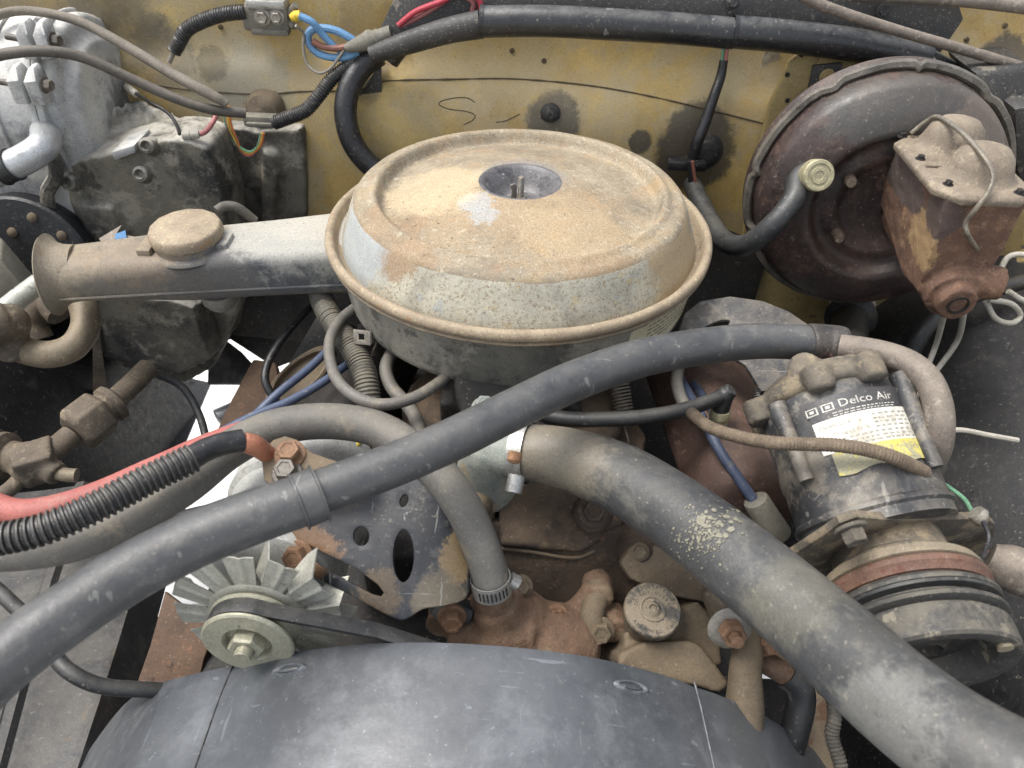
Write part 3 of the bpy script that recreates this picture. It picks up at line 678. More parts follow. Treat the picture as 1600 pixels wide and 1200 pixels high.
# vacuum motor can on the snorkel
vb = at(296, 378, z=1.138); Mv = frame(vb, V(-0.02, -0.03, 1))
mb = MB(); mb.lathe([(0.030, -0.012), (0.0395, -0.008), (0.041, -0.005), (0.0395, -0.002), (0.0345, 0.000), (0.0335, 0.014), (0.0320, 0.0160)], Mv, 48); vm = obj('vacuum_motor', mb, M_snork, ac, smooth=50)
mb = MB(); mb.lathe([(0.0355, 0.006), (0.0372, 0.007), (0.0368, 0.015), (0.0352, 0.0185), (0.031, 0.0200), (1e-5, 0.0215)], Mv, 14, a0=0); obj('cap', mb, M_rim, vm, smooth=30, bevel=0.001, jit=0.0010, jsc=50)
for sg, dx in ((-1, 0), (1, 0)):
    mb = MB(); b0 = vb + sx_ * (0.037 * -sg)
    mb.box(b0 + V(0, -0.008, -0.002), (0.014, 0.026, 0.016)); mb.box(b0 + V(0.010 * sg, -0.008, -0.010), (0.022, 0.028, 0.003)); obj('clip', mb, M_snork, vm, bevel=0.002)
line('vacuum_nipple', [(338, 330, 1.150, 15), (352, 322, 1.152, 15), (372, 325, 1.148, 15), (398, 345, 1.130, 15)], mat('dusty_black_hose', [C(70, 68, 62), C(108, 102, 90)], 30, 0.25, rough=(0.6, 0.8)), ac)
mb = MB(); q = at(345, 468, z=1.07); mb.lathe([(0.020, 0.012), (0.019, 0.0), (0.013, -0.008), (0.006, -0.011), (1e-5, -0.011)], frame(q, V(0, 0, 1)), 28); obj('damper_bottom', mb, mat('pale_cast_knob', [C(150, 146, 136), C(110, 106, 96)], 40, 0.2), sn)
# clip under the pan
mb = MB(); q = at(566, 527, z=1.085); Mq = frame(q, V(-0.3, -1, 0.5))
vs, fs = plate_mesh([[(-0.009, -0.007), (0.009, -0.007), (0.009, 0.007), (-0.009, 0.007)], [(-0.004, -0.003), (0.003, -0.003), (0.003, 0.004), (-0.004, 0.004)]], 0.002, 0.0004, Mq); mb.add(vs, fs); mb.box(Mq @ V(0.009, 0, -0.006), (0.002, 0.012, 0.012), Mq.to_3x3().to_4x4()); obj('pan_clip', mb, M_steel, ac)
mb = MB(); mb.tube([pw(582, 555, 1.04, 5), pw(590, 528, 1.075, 5), pw(575, 510, 1.09, 5)], n=8); obj('wire_clip', mb, M_steel, ac)
# ---------------------------------------------------------------- shared materials
M_rub = mat('dusty_rubber', [C(36, 37, 38), C(52, 53, 54), C(68, 68, 67)], 12, 0.14, grit=0.7, layers=[(C(110, 109, 103), 34, 0.62, 0.14, 0.35), (C(44, 45, 46), 60, 0.64, 0.06, 0.5)], scratch=(C(140, 140, 134), 0.35, 40), rough=(0.34, 0.54), bump=(0.35, 0.0009, 340), dust=(C(120, 117, 108), 0.25, 0.3, 1.0), spec=0.7)
M_rubd = mat('black_rubber', [C(30, 31, 32), C(52, 53, 53)], 16, 0.2, layers=[(C(96, 92, 84), 40, 0.64, 0.06, 0.5)], rough=(0.35, 0.6), bump=(0.2, 0.0008, 300), dust=(C(110, 106, 96), 0.35, 0.4, 1.0))
_hp = at(1120, 830, z=1.135)
M_radh = mat('radiator_hose_rubber', [C(40, 42, 43), C(55, 56, 57), C(70, 70, 68)], 10, 0.15, grit=1.0, layers=[(C(132, 132, 128), 22, 0.64, 0.12, 0.35), (C(112, 109, 99), 20, 0.60, 0.10, 0.35, (1.0, 0.4, 1)), (C(60, 63, 66), 26, 0.62, 0.08, 0.5)], spots=[(at(860, 700, z=1.12), 0.045, C(138, 128, 108), 0.55, 0.6, 0.3), (at(1400, 1130, z=1.16), 0.030, C(130, 129, 122), 0.4, 0.5, 0.4), (at(1240, 940, z=1.15), 0.03, C(104, 100, 86), 0.4, 0.5, 0.35)], rough=(0.40, 0.58), spec=0.5, bump=(0.4, 0.0010, 320), uvwave=(1500, 0.10, 6.2832), dust=(C(136, 128, 110), 0.16, 0.2, 1.0))
M_flake = mat('flaking_cream_paint', [C(92, 89, 77), C(132, 128, 110)], 300, 0.4, rough=(0.6, 0.8))
M_clamp = mat('galvanised_clamp', [C(140, 140, 136), C(186, 184, 176)], 70, 0.2, layers=[(C(120, 100, 78), 90, 0.62, 0.05, 0.7)], metal=0.7, rough=(0.3, 0.5))
M_boost = mat('booster_paint', [C(36, 29, 27), C(54, 43, 40), C(74, 58, 52)], 14, 0.25, layers=[(C(92, 72, 62), 30, 0.56, 0.08, 0.55), (C(120, 104, 90), 70, 0.64, 0.05, 0.5), (C(30, 28, 28), 22, 0.60, 0.05, 0.6)], spots=[(at(1430, 180, Y=0.76), 0.06, C(70, 70, 66), 0.7, 0.5, 0.4, (2, 1, 0.6)), (at(1530, 200, Y=0.77), 0.035, C(96, 84, 74), 0.7, 0.3, 0.4)], rough=(0.32, 0.6), bump=(0.45, 0.0012, 160), dust=(C(104, 90, 76), 0.35, 0.35, 1.0))
M_crimp = mat('crimped_edge_steel', [C(70, 66, 60), C(112, 106, 96)], 30, 0.25, layers=[(C(46, 38, 34), 40, 0.58, 0.05, 0.7)], rough=(0.4, 0.6), metal=0.2)
M_brass = mat('dusty_zinc_cap', [C(136, 130, 104), C(176, 168, 136)], 90, 0.25, metal=0.3, rough=(0.4, 0.6))
M_grease = mat('oily_dust', [C(58, 48, 40), C(86, 72, 58)], 40, 0.35, layers=[(C(36, 30, 27), 50, 0.58, 0.06)], rough=(0.75, 0.95), bump=(0.8, 0.0018, 500))
M_mclid = mat('dusty_reservoir_lid', [C(96, 86, 74), C(126, 114, 98)], 30, 0.2, layers=[(C(150, 138, 116), 60, 0.58, 0.07, 0.6), (C(72, 62, 54), 40, 0.64, 0.05, 0.5)], rough=(0.6, 0.85), dust=(C(150, 138, 116), 0.4, 0.5, 1))
M_wire = mat('steel_wire', [C(100, 94, 84), C(140, 132, 118)], 60, 0.2, metal=0.5, rough=(0.4, 0.6))
M_white = mat('off_white_tube', [C(150, 145, 132), C(172, 167, 154)], 40, 0.15, layers=[(C(140, 132, 114), 80, 0.62, 0.05, 0.6)], rough=(0.5, 0.7))
M_pipe = mat('dusty_alloy_pipe', [C(92, 84, 76), C(122, 112, 102)], 40, 0.25, layers=[(C(150, 142, 128), 90, 0.58, 0.06, 0.6), (C(74, 58, 54), 30, 0.64, 0.05, 0.6)], rough=(0.5, 0.75), metal=0.15, dust=(C(140, 130, 112), 0.5, 0.3, 1))

# ---------------------------------------------------------------- brake booster
BO = at(1366, 302, Y=0.80); BA = V(-0.08, -1, 0.08).normalized(); BM = frame(BO, BA, V(1, 0, 0))
bo = thing('brake_booster', 'large round dark brown brake booster with crimped edge in front of the firewall', 'brake booster', BO + V(0, 0.05, -0.15))
k = 0.144
mb = MB(); mb.lathe([(0.06, -0.10), (0.10, -0.095), (0.132, -0.06), (0.146, -0.02), (k - 0.004, -0.006), (k - 0.02, 0.0)], BM, 96); obj('rear_shell', mb, M_boost, bo, smooth=40)
mb = MB()
mb.lathe([(k - 0.004, -0.006), (k + 0.002, -0.007), (k + 0.004, -0.002), (k + 0.002, 0.003), (k - 0.003, 0.004), (k - 0.006, 0.001)], BM, 180, closed=True)
for v in mb.v:
    q = BM.inverted() @ v; a = math.atan2(q.y, q.x); s_ = max(0.0, math.sin(a * 9 + 1.2 * math.sin(a * 4))) ** 24; v += (BM.to_3x3() @ V(q.x, q.y, 0).normalized()) * (-0.0035 * s_) + BA * (0.004 * s_)
obj('crimped_rim', mb, M_crimp, bo, smooth=50, jit=0.0006, jsc=60)
front = [(k - 0.006, 0.000), (k - 0.0085, 0.006), (k - 0.009, 0.016), (k - 0.0115, 0.026), (k - 0.017, 0.0325), (k - 0.026, 0.0365), (0.110, 0.043), (0.090, 0.047), (0.084, 0.0475), (0.080, 0.0445), (0.077, 0.037), (0.073, 0.0335), (0.066, 0.034), (0.060, 0.036), (0.052, 0.036), (0.047, 0.032), (0.042, 0.031), (1e-5, 0.031)]
mb = MB(); mb.lathe(front, BM, 120); obj('front_shell', mb, M_boost, bo, smooth=50, jit=0.0010, jsc=22)
mb = MB()
for a in (-2.4, 2.6):
    q = BM @ V(0.055 * math.cos(a), 0.055 * math.sin(a), 0.036); mb = MB(); mb.tube([tuple(q) + (0.007,), tuple(q + BA * 0.012) + (0.0065,), tuple(q + BA * 0.022 + V(-0.004, 0, 0.004)) + (0.005,)], n=12); obj('mounting_stud', mb, M_grease, bo)
vp = at(1277, 274, Y=0.742); va = V(0.0, -0.93, 0.42).normalized()
mb = MB(); mb.lathe([(0.013, -0.03), (0.015, -0.012), (0.0168, -0.010), (0.0168, 0.004), (0.0155, 0.006), (0.0125, 0.0062), (0.012, 0.0048), (0.009, 0.0048), (0.0085, 0.0062), (0.005, 0.0062), (0.0045, 0.0052), (1e-5, 0.0052)], frame(vp, va), 40); obj('check_valve', mb, M_brass, bo, smooth=30)
# hose from the valve to the carburettor
mb = MB(); P = [tuple(vp + V(0.0, 0.022, -0.006)) + (0.0125,), tuple(vp + V(-0.012, 0.016, -0.014)), tuple(at(1240, 312, Y=0.736)), tuple(at(1205, 354, Y=0.722)), tuple(at(1165, 383, Y=0.735)), tuple(at(1130, 375, Y=0.78)), tuple(at(1104, 335, Y=0.85)), tuple(at(1080, 285, Y=0.92))]
mb.tube([(p[0], p[1], p[2], 0.0122) for p in P], n=18); obj('vacuum_hose', mb, M_rubd, loc=Vector(P[4][:3]), label='black rubber vacuum hose from the booster valve down behind the air cleaner', cat='hose')
# ---------------------------------------------------------------- master cylinder
zl = 1.235
_bl, _fl = at(1386, 213, z=zl), at(1480, 310, z=zl)
x0 = (_bl.x + _fl.x) / 2; x1 = x0 + 0.090; ya, yb = _fl.y, _bl.y
dX, dY, dZ = x0 - 0.398, ya - 0.620, zl - 1.218
_mc = V(0.44, 0.69, 1.15)
M_mc = mat('rusty_cast_iron', [C(84, 62, 50), C(112, 84, 66)], 26, 0.28, layers=[(C(134, 104, 80), 60, 0.56, 0.06, 0.6), (C(78, 56, 46), 30, 0.60, 0.05, 0.6), (C(58, 44, 40), 15, 0.66, 0.05, 0.6)],
           spots=[(at(1420, 385, X=x0 + 0.005), 0.052, C(160, 132, 94), 0.8, 0.25, 0.35, (0.35, 1.25, 0.70)), (at(1460, 455, X=x0 + 0.012), 0.030, C(150, 118, 84), 0.8, 0.2, 0.3, (0.5, 1, 1)), (at(1400, 285, X=x0 + 0.005), 0.040, C(84, 72, 66), 0.95, 0.06, 0.14, (0.5, 1.5, 0.6)), (at(1460, 345, X=x0 + 0.005), 0.028, C(86, 72, 66), 0.95, 0.06, 0.14, (1, 1.2, 0.9))], rough=(0.7, 0.92), bump=(0.55, 0.0012, 420))
mcx = thing('master_cylinder', 'rusty cast iron brake master cylinder with tan stain and domed grey lid', 'master cylinder', (0.44, 0.69, 1.10))
mb = MB()
def rectring(xa, xb, yc, yd, z, ch): return [V(xa + ch, yc, z), V(xb - ch, yc, z), V(xb, yc + ch, z), V(xb, yd - ch, z), V(xb - ch, yd, z), V(xa + ch, yd, z), V(xa, yd - ch, z), V(xa, yc + ch, z)]
xa, xb = x0 + 0.007, x1 - 0.007
prof = [(yb - 0.006, zl - 0.003), (ya + 0.006, zl - 0.003), (ya + 0.008, zl - 0.080), (ya + 0.012, zl - 0.112), (ya + 0.050, zl - 0.118), (yb + 0.010, zl - 0.080), (yb + 0.010, zl - 0.055)]
mb.loft([[V(xa + 0.020 * (zl - z) / 0.12, y, z) for y, z in prof], [V(xb + 0.006 * (zl - z) / 0.12, y, z) for y, z in prof]])
xm = (xa + xb) / 2 + 0.010
mb.cyl((xm, yb + 0.04, zl - 0.085), (xm, ya - 0.002, zl - 0.106), 0.030, 0.027, 28)
mb.cyl((xm, ya + 0.01, zl - 0.106), (xm, ya - 0.014, zl - 0.108), 0.021, 0.019, 28)
mb.cyl((xm, ya + 0.020, zl - 0.098), (x1 + 0.012, ya + 0.006, zl - 0.094), 0.018, 0.017, 24)
mb.cyl((xm, yb + 0.015, zl - 0.09), (xm, yb + 0.035, zl - 0.09), 0.048, 0.05, 28)
obj('body', mb, M_mc, mcx, voxel=0.0022, relax=2, jit=0.0010, jsc=90)
mb = MB(); mb.lathe([(0.0105, -0.001), (0.0105, 0.0012), (0.0085, 0.0012), (0.0078, -0.004), (1e-5, -0.006)], frame(V(xm, ya - 0.0143, zl - 0.108), V(0, -1, -0.05)), 24); obj('bore_plug', mb, M_dark, mcx)
mb = MB()
mb.loft([rectring(x0 - 0.002, x1 + 0.002, ya - 0.002, yb + 0.002, zl - 0.006, 0.020), rectring(x0 - 0.003, x1 + 0.003, ya - 0.003, yb + 0.003, zl, 0.020), rectring(x0 + 0.001, x1 - 0.001, ya + 0.001, yb - 0.001, zl + 0.004, 0.019), rectring(x0 + 0.006, x1 - 0.006, ya + 0.006, yb - 0.006, zl + 0.0042, 0.017)])
ld = obj('lid', mb, M_mclid, mcx, bevel=0.0015)
for yy in (0.727, 0.664):
    mb = MB(); mb.lathe([(1.25, 0.0), (1.08, 0.0025), (0.97, 0.011), (0.86, 0.020), (0.62, 0.0275), (0.3, 0.0305), (1e-5, 0.031)], Matrix.Translation(V(0.447 + dX, yy + dY, zl + 0.0038)) @ Matrix.Diagonal((0.030, 0.0265, 1, 1)), 40); obj('dome', mb, M_mclid, ld, smooth=60)
for xx, yy in ((0.406, 0.748), (0.404, 0.694), (0.409, 0.640), (0.470, 0.628)):
    hexbolt((xx + dX, yy + dY, zl + 0.004), V(0, 0, 1), 0.0036, 0.004, M_dark, mcx, 'lid_screw')
mb = MB(); mb.box((0.411 + dX, 0.676 + dY, zl + 0.005), (0.018, 0.003, 0.003)); obj('lid_tab', mb, M_mclid, ld, bevel=0.0008)
def zc(px, py, z): return tuple(at(px, py, z=z + dZ))
mb = MB(); mb.tube([zc(1424, 208, 1.226), zc(1447, 190, 1.240), zc(1466, 183, 1.249), zc(1500, 205, 1.252), zc(1535, 242, 1.250), zc(1551, 272, 1.240), zc(1545, 298, 1.228), zc(1525, 326, 1.212), tuple(at(1509, 348, Y=0.616 + dY)), tuple(at(1513, 368, Y=0.612 + dY)), tuple(at(1527, 390, Y=0.6235 + dY))], r=0.0024, n=10); obj('bail_wire', mb, M_wire, mcx)
# ---------------------------------------------------------------- brake lines
for i, (pts, lb) in enumerate(((((1475, 492, 1.085, 13), (1462, 540, 1.02, 13), (1440, 590, 0.99, 13), (1405, 640, 0.95, 13), (1370, 700, 0.9, 13)), 'off-white brake line dropping from the master cylinder nose towards the compressor'),
                              (((1506, 490, 1.08, 13), (1497, 530, 1.03, 13), (1470, 570, 1.0, 13), (1420, 635, 0.96, 13), (1400, 690, 0.92, 13)), 'off-white brake line looping low behind the elbow of the compressor pipe'),
                              (((1540, 470, 1.085, 12), (1555, 497, 1.07, 12), (1580, 505, 1.065, 12), (1594, 493, 1.07, 12), (1580, 475, 1.085, 12), (1545, 468, 1.09, 12)), 'small off-white coil loop of brake line under the master cylinder'),
                              (((1562, 425, 1.10, 12), (1575, 402, 1.115, 12), (1600, 398, 1.12, 12), (1640, 410, 1.12, 12)), 'off-white brake line curling beside the outlet port of the master cylinder'),
                              (((1575, 455, 1.09, 12), (1600, 470, 1.08, 12), (1640, 480, 1.07, 12)), 'short off-white brake line leaving the outlet port of the master cylinder'))):
    line('brake_line', pts, M_white, r=0.0032, loc=at(*pts[0][:2], z=pts[0][2]), label=lb, cat='brake line', group='brake lines')
# ---------------------------------------------------------------- steering shaft below the booster
st_ = thing('steering_shaft', 'steering shaft collar with pale cap poking out beneath the brake booster', 'steering shaft', at(1325, 540, Y=0.80))
a, c = at(1332, 470, Y=0.88), at(1322, 560, Y=0.72)
ax = (c - a).normalized(); Ms = frame(a, ax)
mb = MB(); mb.lathe([(0.030, 0), (0.031, 0.03), (0.028, 0.034), (0.028, 0.05)], Ms, 28); obj('collar', mb, mat('beige_collar', [C(150, 140, 124), C(170, 160, 142)], 40, 0.15), st_)
mb = MB(); mb.lathe([(0.033, 0.05), (0.034, 0.056), (0.030, 0.060), (0.024, 0.065), (0.023, 0.22)], Ms, 28); obj('boot', mb, M_rubd, st_)
# ---------------------------------------------------------------- dark fittings right of the booster
fb_ = thing('fuse_box', 'dark dusty plastic wiring box at the right of the brake booster', 'wiring box', at(1590, 160, Y=0.92))
mb = MB(); mb.prism([at(1520, 112, Y=0.88), at(1620, 105, Y=0.88), at(1640, 200, Y=0.86), at(1560, 180, Y=0.86)], (0, 0.08, 0)); obj('case', mb, M_cowl, fb_, bevel=0.006)
mb = MB(); mb.prism([at(1585, 170, Y=0.84), at(1640, 160, Y=0.84), at(1640, 340, Y=0.84), at(1600, 330, Y=0.84), at(1588, 260, Y=0.84)], (0, 0.1, 0)); obj('cover', mb, M_cowl, fb_, bevel=0.006)
mb = MB(); mb.prism([at(1300, 470, Y=0.9), at(1640, 400, Y=0.9), at(1640, 620, Y=0.9), at(1300, 620, Y=0.9)], (0, 0.03, 0)); obj('back_panel', mb, M_yel, fb_, bevel=0.003)
line('grommet_hose', [(1500, 150, 1.205, 34), (1540, 118, 1.225, 34), (1590, 100, 1.235, 34), (1640, 95, 1.235, 34)], M_rubd, r=0.012, loc=at(1560, 110, z=1.2), label='stubby black rubber hose entering the firewall right of the booster', cat='hose')
line('wiring_loom', [(1420, 560, 0.96, 26), (1450, 510, 1.0, 26), (1500, 470, 1.02, 26), (1600, 440, 1.03, 26)], M_rubd, r=0.010, loc=at(1450, 510, z=1.0), label='black wiring loom along the firewall foot below the booster', cat='wiring')
# ---------------------------------------------------------------- air conditioning compressor
M_comp = mat('compressor_black', [C(34, 35, 37), C(54, 55, 57), C(76, 76, 75)], 14, 0.2, layers=[(C(128, 120, 106), 20, 0.56, 0.10, 0.6), (C(150, 144, 130), 70, 0.60, 0.06, 0.4), (C(34, 34, 35), 26, 0.62, 0.05, 0.5)], spots=[(at(1330, 800, z=1.14), 0.03, C(136, 132, 122), 0.6, 0.6, 0.4), (at(1330, 690, z=1.15), 0.02, C(120, 116, 106), 0.5, 0.5, 0.4)], scratch=(C(150, 146, 138), 0.4, 34), rough=(0.4, 0.65), bump=(0.25, 0.0008, 260), dust=(C(138, 128, 112), 0.5, 0.35, 1.0))
M_compd = mat('compressor_cast', [C(62, 58, 53), C(92, 86, 76)], 26, 0.25, layers=[(C(136, 122, 98), 32, 0.55, 0.09, 0.7), (C(44, 42, 40), 40, 0.62, 0.05, 0.6)], rough=(0.65, 0.9), bump=(0.4, 0.001, 420), dust=(C(142, 128, 104), 0.55, 0.3, 1))
M_groove = mat('pulley_rust', [C(84, 62, 52), C(112, 84, 68)], 50, 0.25, layers=[(C(90, 56, 44), 70, 0.58, 0.05)], rough=(0.6, 0.85))
M_pul = mat('pulley_grey', [C(46, 46, 45), C(68, 67, 64)], 26, 0.2, layers=[(C(140, 132, 114), 50, 0.60, 0.06, 0.6)], rough=(0.5, 0.75), metal=0.1, dust=(C(138, 130, 112), 0.5, 0.3, 1))
P0 = at(1296, 636, d=0.632); P1 = at(1372, 832, d=0.584); CA = (P1 - P0).normalized()
up_ = (CAM - P0); up_ = (up_ - CA * up_.dot(CA)).normalized()
rt = CA.cross(up_)                                   # pointing to one side
if rt.x < 0: rt = -rt
CM = Matrix(((up_.x, rt.x, CA.x, P0.x), (up_.y, rt.y, CA.y, P0.y), (up_.z, rt.z, CA.z, P0.z), (0, 0, 0, 1)))
LB = (P1 - P0).length; RB = 0.0585
co = thing('ac_compressor', 'long black cylindrical air conditioning compressor with white and yellow label and rusty pulley', 'compressor', P0 - V(0, 0, 0.08))
mb = MB(); mb.lathe([(0.03, -0.005), (RB - 0.006, -0.004), (RB - 0.001, 0.0), (RB, 0.004), (RB, 0.050), (RB + 0.0012, 0.054), (RB + 0.0012, LB * 0.56), (RB, LB * 0.59), (RB, LB * 0.86), (RB + 0.0022, LB * 0.88), (RB + 0.0022, LB * 0.91), (RB, LB * 0.93), (RB, LB), (0.03, LB + 0.004)], CM, 80); obj('body', mb, M_comp, co, smooth=40, jit=0.0006, jsc=30)
# rear head with bolt ears
mb = MB(); mb.lathe([(0.02, -0.026), (0.050, -0.025), (RB - 0.006, -0.020), (RB + 0.001, -0.015), (RB + 0.002, -0.004), (RB - 0.004, 0.0), (0.02, 0.0)], CM, 40)
for a in (-62, 38, 100, -110, 0):
    t = math.radians(a); q = CM @ V((RB + 0.003) * math.cos(t), (RB + 0.003) * math.sin(t), 0)
    mb.cyl(q - CA * 0.016, q + CA * 0.006, 0.0125, 0.011, 16)
mb.cyl(CM @ V(0.045, -0.006, -0.022), CM @ V(0.058, -0.008, -0.022), 0.013, 0.012, 20)
obj('rear_head', mb, M_compd, co, voxel=0.0028, relax=5, jit=0.0008, jsc=60)
for a, L0 in ((-34, 0.068), (60, 0.080)):
    t = math.radians(a); q = CM @ V((RB + 0.0065) * math.cos(t), (RB + 0.0065) * math.sin(t), 0)
    mb = MB(); mb.tube([tuple(q + CA * 0.002) + (0.0078,), tuple(q + CA * 0.014) + (0.0072,), tuple(q + CA * L0 - (q - (P0)).normalized() * 0.003) + (0.0062,)], n=12); obj('through_bolt', mb, M_comp, co)
# label
def cp(ang, t, r=RB + 0.0016):
    t = (t - 0.029) * 0.87 + 0.011
    return CM @ V(r * math.cos(ang), r * math.sin(ang), t)
M_lblk = mat('label_black', [C(50, 50, 52), C(70, 68, 66)], 40, 0.15, rough=(0.4, 0.6))
M_lwht = mat('label_white', [C(182, 178, 166), C(204, 201, 191)], 40, 0.1, layers=[(C(150, 143, 126), 50, 0.54, 0.08, 0.65)], rough=(0.5, 0.7))
M_lyel = mat('label_yellow', [C(178, 164, 70), C(196, 186, 110)], 60, 0.15, layers=[(C(140, 136, 120), 60, 0.50, 0.08, 0.85)], rough=(0.5, 0.7))
M_prn = mat('label_print', [C(128, 124, 114), C(164, 159, 147)], 160, 0.3); M_prw = mat('label_print_white', [C(150, 147, 140), C(196, 193, 184)], 120, 0.3)
A0, A1 = math.radians(-16), math.radians(62)
for nm, t0, t1, m_, b0, b1 in (('label_header', 0.029, 0.0495, M_lblk, A0, A1), ('label', 0.0495, 0.080, M_lwht, A0, A1), ('label_footer', 0.080, 0.1005, M_lyel, A0 + 0.10, A1 + 0.02)):
    mb = MB(); mb.sheet(lambda u, v: cp(b0 + (b1 - b0) * u, t0 + (t1 - t0) * v + (0.0018 * math.sin(u * 13) * v if nm == 'label_footer' else 0), RB + 0.0019), 40, 6, 0.0002); obj(nm, mb, m_, co)
lab = math.radians(21)
def lt(body, size, ang, t, m_, nm):
    vs, fs = text_mesh(body, size, lambda x, y, z: cp(ang + x / RB, t - y, RB + 0.0024)); mb = MB(); mb.add(vs, fs); obj(nm, mb, m_, co, smooth=None, fixn=False)
lt('Delco Air', 0.0105, lab + 0.10, 0.0385, M_prw, 'label_lettering')
lt('CHARGE R-12', 0.0050, lab - 0.33, 0.0565, M_prn, 'label_lettering')
lt('1.70 kg (3.75 lb)', 0.0048, lab - 0.24, 0.0648, M_prn, 'label_lettering')
for dx in (-0.70, -0.46):
    mb = MB(); vs, fs = plate_mesh([[(-0.0045, -0.0035), (0.0045, -0.0035), (0.0045, 0.0035), (-0.0045, 0.0035)], [(-0.0034, -0.0026), (0.0034, -0.0026), (0.0034, 0.0026), (-0.0034, 0.0026)]], 0.0002, 0.00004); mb.add([cp(lab + dx * 0.85 + v.x / RB, 0.0388 - v.y, RB + 0.0023 + v.z) for v in vs], fs); obj('label_emblem', mb, M_prw, co, smooth=None)
    mb = MB(); mb.sheet(lambda u, v: cp(lab + dx * 0.85 + (u - 0.5) * 0.0034 / RB, 0.0388 + (v - 0.5) * 0.0026, RB + 0.0024), 1, 1, 0.0001); obj('label_emblem', mb, M_prw, co, smooth=None)
mb = MB()
for t in (0.0452, 0.0476):
    a = lab - 0.36
    while a < lab + 0.42:
        la = random.uniform(0.02, 0.06); mb.sheet(lambda u, v: cp(a + la * u, t + 0.0009 * v, RB + 0.0024), 1, 1, 0.0001); a += la + 0.018
ob_ = obj('fine_print', mb, M_prw, co, smooth=None); ob_['kind'] = 'stuff'
mb = MB()
for t in (0.0535, 0.0575, 0.0612, 0.0652, 0.0695, 0.0732, 0.0765):
    a = A0 + 0.10 if t > 0.068 else lab + 0.08
    while a < A1 - 0.10:
        la = random.uniform(0.02, 0.07); mb.sheet(lambda u, v: cp(a + la * u, t + 0.0014 * v, RB + 0.0024), 1, 1, 0.0001); a += la + random.uniform(0.02, 0.05)
ob_ = obj('fine_print', mb, M_prn, co, smooth=None); ob_['kind'] = 'stuff'
# front mounting plate
pc = P1 + CA * 0.006; pn = (CA + V(0, 0, 0.15)).normalized()
mb = pix_plate([[(1200, 900), (1236, 862), (1290, 828), (1312, 812), (1335, 804), (1360, 806), (1400, 808), (1500, 807), (1536, 806), (1548, 816), (1549, 832), (1530, 856), (1505, 905), (1380, 965), (1260, 935)]], pc, pn, 0.007, bevel=0.002)
obj('mounting_plate', mb, M_compd, co, jit=0.0008, jsc=40)
hexbolt(on_plane(1329, 826, pc + pn * 0.010, pn), pn, 0.0085, 0.011, M_compd, co)
hexbolt(on_plane(1530, 845, pc - pn * 0.02, pn), V(0.3, -0.6, -0.6), 0.006, 0.012, M_groove, co)
M_zincr = mat('pulley_rivet', [C(120, 112, 94), C(150, 142, 120)], 60, 0.2, metal=0.3)
# clutch and pulley
Q0 = pc + CA * 0.006
PE = at(1443, 1015, d=0.498); pa = (PE - Q0).normalized(); pa = (pa + CA).normalized()
PM = frame(Q0 + V(0.0035, 0, -0.004) + pa * 0.012, pa) @ Matrix.Diagonal((0.99, 0.99, 0.84, 1))
mb = MB(); mb.lathe([(0.042, -0.020), (0.044, 0.004), (0.052, 0.010), (0.050, 0.016), (0.03, 0.016)], PM, 64); obj('clutch_neck', mb, M_compd, co)
mb = MB(); mb.lathe([(0.052, 0.013), (0.0575, 0.015), (0.0595, 0.020), (0.0600, 0.024), (0.058, 0.0255), (0.04, 0.0255)], PM, 72); obj('clutch_coil', mb, mat('tan_coil_case', [C(110, 100, 84), C(134, 122, 102)], 40, 0.2, rough=(0.6, 0.8)), co)
pr = [(0.057, 0.0255), (0.0605, 0.027), (0.0615, 0.029)]
mb = MB(); mb.lathe(pr + [(0.0615, 0.033), (0.0595, 0.036), (0.0585, 0.040), (0.055, 0.041), (0.05, 0.041), (0.05, 0.026)], PM, 96, closed=True); pu = obj('pulley', mb, M_groove, co, smooth=30)
mb = MB(); mb.lathe([(0.05, 0.041), (0.0565, 0.0405), (0.0612, 0.0445), (0.0625, 0.046), (0.0620, 0.049), (0.0560, 0.053), (0.0555, 0.0555), (0.0620, 0.0600), (0.0625, 0.0615), (0.0618, 0.0635), (0.0560, 0.0665), (0.0557, 0.0685), (0.0600, 0.0705), (0.0605, 0.0735), (0.0602, 0.093), (0.0585, 0.0955), (0.055, 0.096), (0.048, 0.0945), (0.0445, 0.092), (0.042, 0.084), (0.040, 0.070), (0.04, 0.045)], PM, 96, closed=True); obj('groove_ring', mb, M_pul, pu, smooth=30)
mb = MB(); mb.lathe([(0.0565, 0.0478), (0.0618, 0.0500), (0.0612, 0.0525), (0.0565, 0.0545)], PM, 96, closed=True); obj('belt_in_groove', mb, M_rubd, pu)
mb = MB(); mb.lathe([(0.040, 0.070), (0.038, 0.074), (0.02, 0.075), (0.016, 0.080), (0.012, 0.082), (0.010, 0.076), (1e-5, 0.076)], PM, 48); obj('hub', mb, M_dark, pu)
PMi = PM.inverted()
for a in (0.9, 3.0, 5.1):
    mb = MB(); q = PM @ V(0.0505 * math.cos(a), 0.0505 * math.sin(a), 0.0945); mb.lathe([(0.0052, 0.0035), (0.0048, 0.0005), (0.0038, 0.0), (1e-5, 0.0)], frame(q, pa), 18); obj('rivet', mb, M_zincr, pu)
